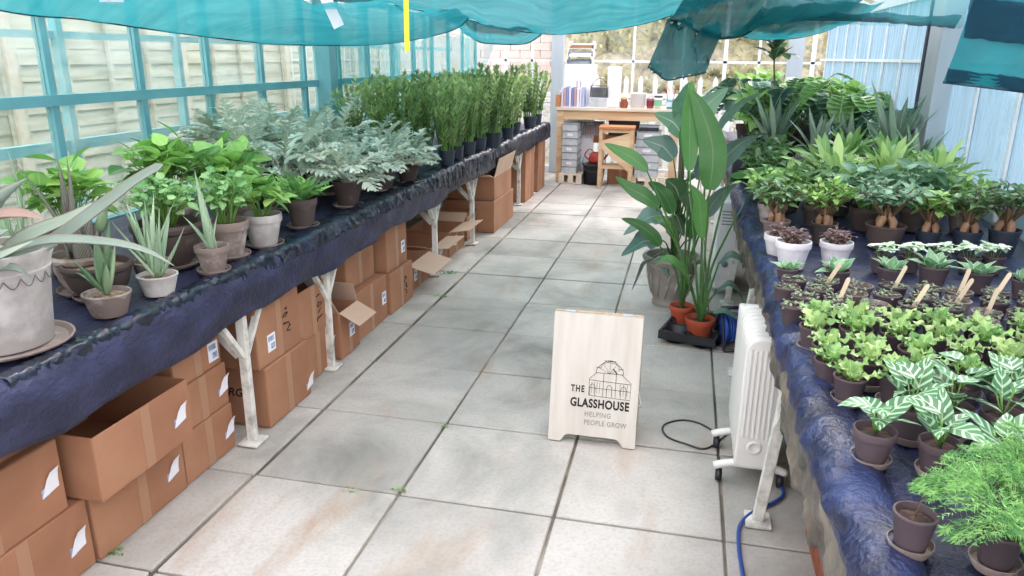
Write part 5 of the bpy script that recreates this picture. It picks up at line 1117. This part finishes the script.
for k in range(7):
    a=.075+.004*(k%3); m.tube([(-.045+.014*k,a*math.cos(2*PI*q/20),.115+a*math.sin(2*PI*q/20)) for q in range(21)],.0075,6,cap=False)
m.build('wound_cable',M['bluepart'],root)
for x in (-.06,.06):
    m=MB(); m.tube([(x-.003,0,.115),(x+.003,0,.115)],.097,28); m.build('reel_disc',M['blackplastic'] if x>0 else M['bluepart'],root)
m=MB()
for x in (-.07,.07): m.tube(cr([(x,-.09,.008),(x,-.06,.11),(x,0,.235),(x,.06,.11),(x,.09,.008)],16),.008,7)
m.tube([(-.07,0,.235),(.07,0,.235)],.011,8); m.tube([(-.07,-.09,.008),(.07,-.09,.008)],.008,7); m.tube([(-.07,.09,.008),(.07,.09,.008)],.008,7); m.build('stand',M['blackplastic'],root)
root=empty('white_appliance',(1.895,3.25,0)); tag(root,'tall white panelled appliance standing under the right bench edge behind the urn','heater')
m=MB(); m.box((-.07,-.33,.03),(.07,.33,.66)); bevel(m.build('casing',M['whitebox'],root,smooth=False),.02,3)
m=MB(); m.box((-.05,-.30,.0),(.05,-.26,.03)); m.box((-.05,.26,0),(.05,.30,.03)); m.build('foot',M['greyclutter'],root,smooth=False)
m=MB(); m.tube([(.0,-.334,.22),(.0,-.331,.22)],.022,18); m.build('round_emblem',M['greyclutter'],root); m=MB()
for k in range(5): m.box((-.045,-.333,.50+.022*k),(.045,-.330,.508+.022*k))
m.build('vent_grille',M['greyclutter'],root,smooth=False)
# ================================================================ POTTING TABLE
TY=7.53
root=empty('potting_table',(.68,TY+.3,0)); tag(root,'pale timber potting table across the far end of the aisle','table')
m=MB()
for k in range(3): m.box((-.78,-.31+.205*k,.935),(.82,-.31+.205*k+.2,.975))
bevel(m.build('table_top',M['palewood'],root,smooth=False),.003,1)
m=MB(); m.box((-.74,-.28,.82),(.78,-.24,.933)); m.build('front_apron',M['timbery'],root,smooth=False)
m=MB(); m.box((-.74,.24,.82),(.78,.28,.933)); m.build('rear_apron',M['timbery'],root,smooth=False)
for x in (-.73,.74):
    for y in (-.28,.24):
        m=MB(); m.box((x-.045,y-.01,0.001),(x+.045,y+.07,.934)); bevel(m.build('leg',M['timber'],root,smooth=False),.003,1)
m=MB(); m.box((-.68,.18,.48),(.70,.22,.60)); m.build('stretcher',M['redwood'],root,smooth=False)
for x in (-.765,.765):
    m=MB(); m.box((x-.03,-.30,.976),(x+.03,-.26,1.13)); m.build('upright_stub',M['redwood'],root,smooth=False)
ZTb=.976
# folders
fc=['d9d6ea','c9a7b8','8f9ccc','e9e3f1','7f8fc0','cfa2a8','f0ecf4','dcdcf0','b8bfe0']
mh=empty('magazine_rack',(.14,TY+.12,ZTb)); tag(mh,'white rack holding coloured folders on the left of the potting table','rack')
m=MB(); m.box((-.21,-.1,0),(.21,.1,.004)); m.box((-.21,-.1,.004),(-.205,.1,.20)); m.box((.205,-.1,.004),(.21,.1,.20)); m.box((-.205,.095,.004),(.205,.1,.24)); m.build('rack_body',M['whitebox'],mh,smooth=False)
for k,c in enumerate(fc):
    mm=mat('folder_'+str(k),[c],.5); m=MB(); x=-.19+k*.034; m.box((x,-.088,.006),(x+.028,.09,.235+.01*(k%3)))
    tag(bevel(m.build('folder',mm,smooth=False),.002,1),['lilac-white','dusty pink','blue','pale lavender','dark blue','salmon','white','pale blue','periwinkle'][k]+' folder standing in the white rack, '+ORD[k]+' from its left end','folder','folders in the rack').location=(.14,TY+.12,ZTb)
root=empty('white_cabinet',(.14,TY+.42,.0)); tag(root,'tall white cupboard with trays on top behind the folders','cabinet')
m=MB(); m.box((-.2,-.12,.0),(.2,.14,1.50)); bevel(m.build('cabinet_body',M['whitebox'],root,smooth=False),.006,2)
for x0,x1 in ((-.195,-.003),(.003,.195)):
    m=MB(); m.box((x0,-.128,1.0),(x1,-.121,1.48)); o=m.build('door',M['whitebox'],root,smooth=False); m=MB(); m.box(((-.03 if x0<0 else .02),-.135,1.2),((-.02 if x0<0 else .03),-.128,1.3)); m.build('handle',M['greyclutter'],o,smooth=False)
for k,(z_,lb_) in enumerate([(1.502,'lower'),(1.60,'middle'),(1.70,'upper')]):
    root=empty('letter_tray',(.13+.01*k,TY+.42,z_)); tag(root,lb_+' white paper tray stacked on top of the tall white cupboard','tray')
    m=MB(); m.box((-.17,-.11,0),(.17,.11,.006)); m.box((-.17,-.11,.006),(-.164,.11,.07)); m.box((.164,-.11,.006),(.17,.11,.07)); m.box((-.164,.104,.006),(.164,.11,.07)); m.build('tray_body',M['whitebox'],root,smooth=False)
    m=MB(); m.box((-.15,-.10,.007),(.14,.09,.03)); m.box((-.13,-.09,.03),(.15,.08,.045)); m.build('papers',[M['greyclutter'],M['paper'],M['card']][k],root,smooth=False)
    for x in (-.155,.155):
        m=MB(); m.box((x-.008,-.1,.07),(x+.008,.1,.096)); m.build('stacking_post',M['whitebox'],root,smooth=False)
root=empty('wire_basket',(.44,TY+.1,ZTb)); tag(root,'grey wire basket with a hook top above small white drawers on the table','basket')
m=MB()
for k in range(12): m.bar((-.11+.02*k,-.08,.13),(-.11+.02*k,-.08,.27),.004,.004)
for k in range(6): m.bar((-.11,-.08,.13+.028*k),(.11,-.08,.13+.028*k),.004,.004); m.bar((-.11,.08,.13+.028*k),(.11,.08,.13+.028*k),.004,.004)
for k in range(9):
    for x in (-.11,.11): m.bar((x,-.08+.02*k,.13),(x,-.08+.02*k,.27),.004,.004)
m.box((-.11,-.08,.128),(.11,.08,.132)); m.tube(cr([(-.11,0,.27),(-.05,0,.34),(0,0,.36),(.05,0,.34),(.11,0,.27)],12),.005,6); m.build('wire_cage',M['darkmetal'],root,smooth=False)
m=MB(); m.box((-.09,-.06,.134),(.09,.06,.25)); m.build('contents',M['greyclutter'],root,smooth=False)
m=MB(); m.box((-.115,-.085,0),(.115,.085,.125)); o=m.build('drawer_base',M['whitebox'],root,smooth=False)
for z_ in (.01,.068):
    m=MB(); m.box((-.105,-.09,z_),(.105,-.085,z_+.05)); m.build('drawer',M['clearbox'],root,smooth=False)
root=empty('white_tube',(.62,TY+.12,ZTb)); tag(root,'tall white cardboard tube box upright in the middle of the table','tube')
m=MB(); m.box((-.085,-.06,0),(.085,.06,.50)); bevel(m.build('tube_body',M['whitebox'],root,smooth=False),.02,3); m=MB(); m.box((-.088,-.063,.46),(.088,.063,.505)); bevel(m.build('lid',M['paper'],root,smooth=False),.02,3)
root=empty('twine_jar',(.76,TY+.08,ZTb)); tag(root,'small brown jar of twine next to the white tube','jar')
m=MB(); m.lathe([(.04,0),(.05,.01),(.052,.07),(.04,.095),(.04,.11),(.036,.11),(.034,.09)],20); m.build('jar_body',M['brick'],root); m=MB(); m.lathe([(.03,.095),(.036,.115),(.03,.14),(.001,.145)],16); m.build('twine',M['timber'],root)
root=empty('white_bin',(.93,TY+.12,ZTb)); tag(root,'open white bin on the table right of the brown jar','container')
m=MB(); m.lathe([(.09,0),(.105,.18),(.11,.185),(.103,.187),(.088,.01),(.001,.01)],24); m.build('bin_body',M['whitebox'],root)
for nm,x,y,c1,c2,lb_,h in (('paint_tin',1.09,.02,'a8485a','7a3040','dark pink tin behind the green-labelled tub',.12),('tub',1.19,-.03,'dfeee0','8fc8a0','white tub with green label near the right of the table',.14),('tumbler',1.34,-.02,'4f9fc0','d8e8ee','blue and white tumbler full of brushes at the right table end',.11)):
    root=empty(nm,(x,TY+.1+y,ZTb)); tag(root,lb_,'container'); m=MB(); m.lathe([(.045,0),(.05,h),(.048,h),(.043,.01),(.001,.01)],20); m.build('body',mat(nm+'_side',[c1],.5),root); m=MB(); m.lathe([(.0475,h*.25),(.0508,h*.8),],20,capb=False); m.build('label_band',mat(nm+'_band',[c2],.5),root)
    if nm=='tumbler':
        for k in range(6): m=MB(); a=k*1.05; m.tube([(.02*math.cos(a),.02*math.sin(a),.03),(.05*math.cos(a),.05*math.sin(a),.20+.02*(k%3))],.004,5); m.tube([(.05*math.cos(a),.05*math.sin(a),.20+.02*(k%3)),(.06*math.cos(a),.06*math.sin(a),.25+.02*(k%3))],.008,6); m.build('brush',[M['redthing'],M['timber'],M['whitebox']][k%3],root)
    if nm=='tub': m=MB(); m.lathe([(.052,h),(.052,h+.018),(.001,h+.018)],20); m.build('lid',M['blackplastic'],root)
    if nm=='paint_tin': m=MB(); m.tube(cr([(-.05,0,h*.8),(0,-.02,h*1.3),(.05,0,h*.8)],10),.002,5); m.build('wire_handle',M['darkmetal'],root)
# stool
root=empty('step_stool',(.72,7.30,0)); tag(root,'wooden stool with a triangular side brace in front of the potting table','stool')
m=MB(); m.box((-.22,-.15,.74),(.22,.15,.775)); bevel(m.build('seat',M['redwood'],root,smooth=False),.004,1)
for x in (-.19,.19):
    for y in (-.12,.12): m=MB(); m.box((x-.022,y-.022,.001),(x+.022,y+.022,.739)); m.build('leg',M['timber'],root,smooth=False)
m=MB()
A=[m.addv(p) for p in ((-.17,-.145,.60),(.17,-.145,.70),(.17,-.145,.22),(-.17,-.145,.50))]; B=[m.addv(p) for p in ((-.17,-.13,.60),(.17,-.13,.70),(.17,-.13,.22),(-.17,-.13,.50))]
m.face(A[::-1]); m.face(B)
for q in range(4): m.face((A[q],A[(q+1)%4],B[(q+1)%4],B[q]))
m.build('brace_board',M['timbery'],root,smooth=False)
m=MB(); m.box((-.17,-.13,.25),(.17,-.11,.29)); m.box((-.17,.11,.25),(.17,.13,.29)); m.box((-.17,-.13,.70),(.17,-.11,.739)); m.build('rail',M['timber'],root,smooth=False)
def pallet(x,y,w,d,label):
    root=empty('small_pallet',(x,y,0)); tag(root,label,'pallet')
    for yy in (-d/2,-.02,d/2-.04):
        m=MB(); m.box((-w/2,yy,0.001),(w/2,yy+.04,.018)); m.build('bottom_board',M['palewood'],root,smooth=False)
    for xx in (-w/2,-.03,w/2-.07):
        m=MB(); m.box((xx,-d/2,.019),(xx+.07,d/2,.11)); m.build('bearer',M['palewood'],root,smooth=False)
    m=MB()
    for k in range(4): m.box((-w/2,-d/2+k*(d-.08)/3,.111),(w/2,-d/2+k*(d-.08)/3+.08,.13))
    m.build('deck_boards',M['palewood'],root,smooth=False)
pallet(.12,7.62,.30,.42,'small pallet under the left end of the potting table'); pallet(1.12,7.62,.42,.42,'small pallet under the right end of the potting table')
def drawers(x,y,w,d,z0,n,h,label,grp):
    for k in range(n):
        root=empty('plastic_tub',(x+.004*((k*7)%3-1),y,z0+k*h)); tag(root,label+', '+('topmost of the stack' if k==n-1 else 'lowest of the stack' if k==0 else ORD[k]+' from the bottom'),'storage box',grp)
        m=MB(); m.box((-w/2,-d/2,.001),(w/2,d/2,.006)); 
        for q in ((-w/2,-d/2,-w/2+.004,d/2),(w/2-.004,-d/2,w/2,d/2),(-w/2,-d/2,w/2,-d/2+.004),(-w/2,d/2-.004,w/2,d/2)): m.box((q[0],q[1],.006),(q[2],q[3],h-.012))
        m.build('tub_body',M['clearbox'],root,smooth=False); m=MB(); m.box((-w/2-.006,-d/2-.006,h-.012),(w/2+.006,d/2+.006,h-.001)); m.build('lid',M['greyclutter'],root,smooth=False)
        m=MB(); m.box((-w/2+.02,-d/2+.02,.008),(w/2-.03,d/2-.02,h*.55)); m.build('contents',[M['greyclutter'],M['card'],M['paper']][k%3],root,smooth=False)
        if k%2: m=MB(); m.box((-w*.2,-d/2-.002,h*.3),(w*.15,-d/2,h*.65)); m.build('label_sticker',M['paper'],root,smooth=False)
drawers(.10,7.62,.20,.36,.131,7,.092,'cloudy plastic tub under the left of the table','tub stack on the left pallet')
drawers(1.10,7.62,.30,.36,.131,6,.095,'cloudy plastic tub under the right of the table','tub stack on the right pallet')
root=empty('crumpled_bag',(.30,7.70,.0)); tag(root,'crumpled clear plastic bag beside the left tub stack','bag')
m=MB(); 
for i in range(11):
    for k in range(14):
        a=2*PI*k/14; t=i/10; rr_=.085*math.sin(PI*(.12+.80*t))**.6*(1+.25*noise.noise(Vector((k,i*.7,2)))); m.addv((rr_*math.cos(a),rr_*math.sin(a)*.8,t*.34+.002))
for i in range(10):
    for k in range(14): m.face((i*14+k,i*14+(k+1)%14,(i+1)*14+(k+1)%14,(i+1)*14+k))
m.face(list(range(14))[::-1]); m.face([140+k for k in range(14)]); m.build('bag_skin',M['clearbox'],root)
root=empty('black_bucket',(.42,7.50,0)); tag(root,'round black bucket on the floor left of the stool','bucket')
m=MB(); m.lathe([(.12,.001),(.15,.25),(.158,.252),(.158,.265),(.148,.265),(.118,.01),(.001,.01)],28); m.build('bucket_body',M['blackplastic'],root); m=MB(); m.tube(cr([(-.155,0,.25),(-.1,-.12,.20),(0,-.16,.18),(.1,-.12,.20),(.155,0,.25)],14),.003,5); m.build('bail_handle',M['darkmetal'],root)
root=empty('red_watering_can',(.44,7.52,.27)); tag(root,'dark red watering can sitting on top of the black bucket','watering can')
m=MB(); m.lathe([(.09,0.0),(.10,.05),(.08,.12),(.055,.14),(.05,.14),(.07,.115),(.085,.02),(.001,.012)],24); m.build('can_body',M['redthing'],root); m=MB(); m.tube(cr([(.08,0,.03),(.14,-.02,.1),(.18,-.03,.17)],8),[.018,.017,.015,.014,.012,.011,.01,.01,.012],8); m.build('spout',M['redthing'],root); m=MB(); m.tube(cr([(-.09,0,.04),(-.15,0,.1),(-.09,0,.18),(-.03,0,.14)],12),.008,6); m.build('handle',M['redthing'],root)
root=empty('cardboard_box',(.76,7.72,0)); tag(root,'brown box on the floor seen beneath the stool','box'); m=MB(); m.box((-.17,-.15,.001),(.17,.15,.22)); bevel(m.build('carton',M['card'],root,smooth=False),.003,1); m=MB(); m.box((-.02,-.151,.001),(.02,.15,.221)); m.build('parcel_tape',M['tape'],root,smooth=False)
root=empty('storage_crate',(.34,7.85,.605)); tag(root,'grey mesh crate resting on the stretcher under the table top','crate')
m=MB(); m.box((-.15,-.1,0),(.15,.1,.01)); m.box((-.15,-.1,.01),(-.14,.1,.17)); m.box((.14,-.1,.01),(.15,.1,.17)); m.box((-.14,.09,.01),(.14,.1,.17))
for k in range(9): m.box((-.14+.034*k,-.1,.01),(-.125+.034*k,-.092,.17))
m.box((-.14,-.1,.155),(.14,-.09,.17)); m.build('crate_body',M['greyclutter'],root,smooth=False); m=MB(); m.box((-.12,-.08,.012),(.11,.08,.13)); m.build('contents',M['card'],root,smooth=False)
root=empty('storage_crate',(.76,7.87,.605)); tag(root,'black crate resting on the stretcher in the middle of the table','crate')
m=MB(); m.box((-.2,-.1,0),(.2,.1,.01)); m.box((-.2,-.1,.01),(-.19,.1,.19)); m.box((.19,-.1,.01),(.2,.1,.19)); m.box((-.19,.09,.01),(.19,.1,.19)); m.box((-.19,-.1,.01),(.19,-.09,.19)); m.build('crate_body',M['blackplastic'],root,smooth=False)
m=MB(); m.box((-.205,-.105,.175),(.205,-.1,.195)); m.box((-.06,-.106,.12),(.06,-.1,.15)); m.build('handle_lip',M['blackplastic'],root,smooth=False)
root=empty('cardboard_box',(1.1,7.60,.703)); tag(root,'dark low box atop the right tub stack','box'); m=MB(); m.box((-.12,-.12,0),(.12,.12,.06)); bevel(m.build('carton',M['blackplastic'],root,smooth=False),.003,1); m=MB(); m.box((-.123,-.123,.045),(.123,.123,.064)); m.build('lid',M['greyclutter'],root,smooth=False)
# ================================================================ weeds in joints
for i,(x,y,s,l) in enumerate([(-.20,-.55,1.1,'tuft of green weed in the slab joint beside the lower left boxes'),(.60,.03,.8,'line of small weeds at the slab crossing near the picture bottom'),(.60,.56,.6,'tiny weed in the joint near the foot of the sign'),(-.01,2.38,1.1,'weed tuft in the joint past the second bench leg'),(-.13,2.95,1.3,'weed tuft in front of the third bench leg'),(.42,-.02,.7,'small weed left of the crossing near the picture bottom')]):
    rr=random.Random(i); m=MB()
    for k in range(34):
        m.tone=rr.random(); a=rr.uniform(0,6.28); q=.03*rr.random(); m.leaf((q*math.cos(a)*1.6,q*math.sin(a)*.5,.0),a,rr.uniform(.3,1.3),.02*rr.uniform(.6,1.3),.007,.5,'lance',3)
    o=m.build('weed_tuft',LM.get('x') or M['weed']); o.location=(x,y,-.004); o.scale=(s,)*3; tag(o,l,'weed')
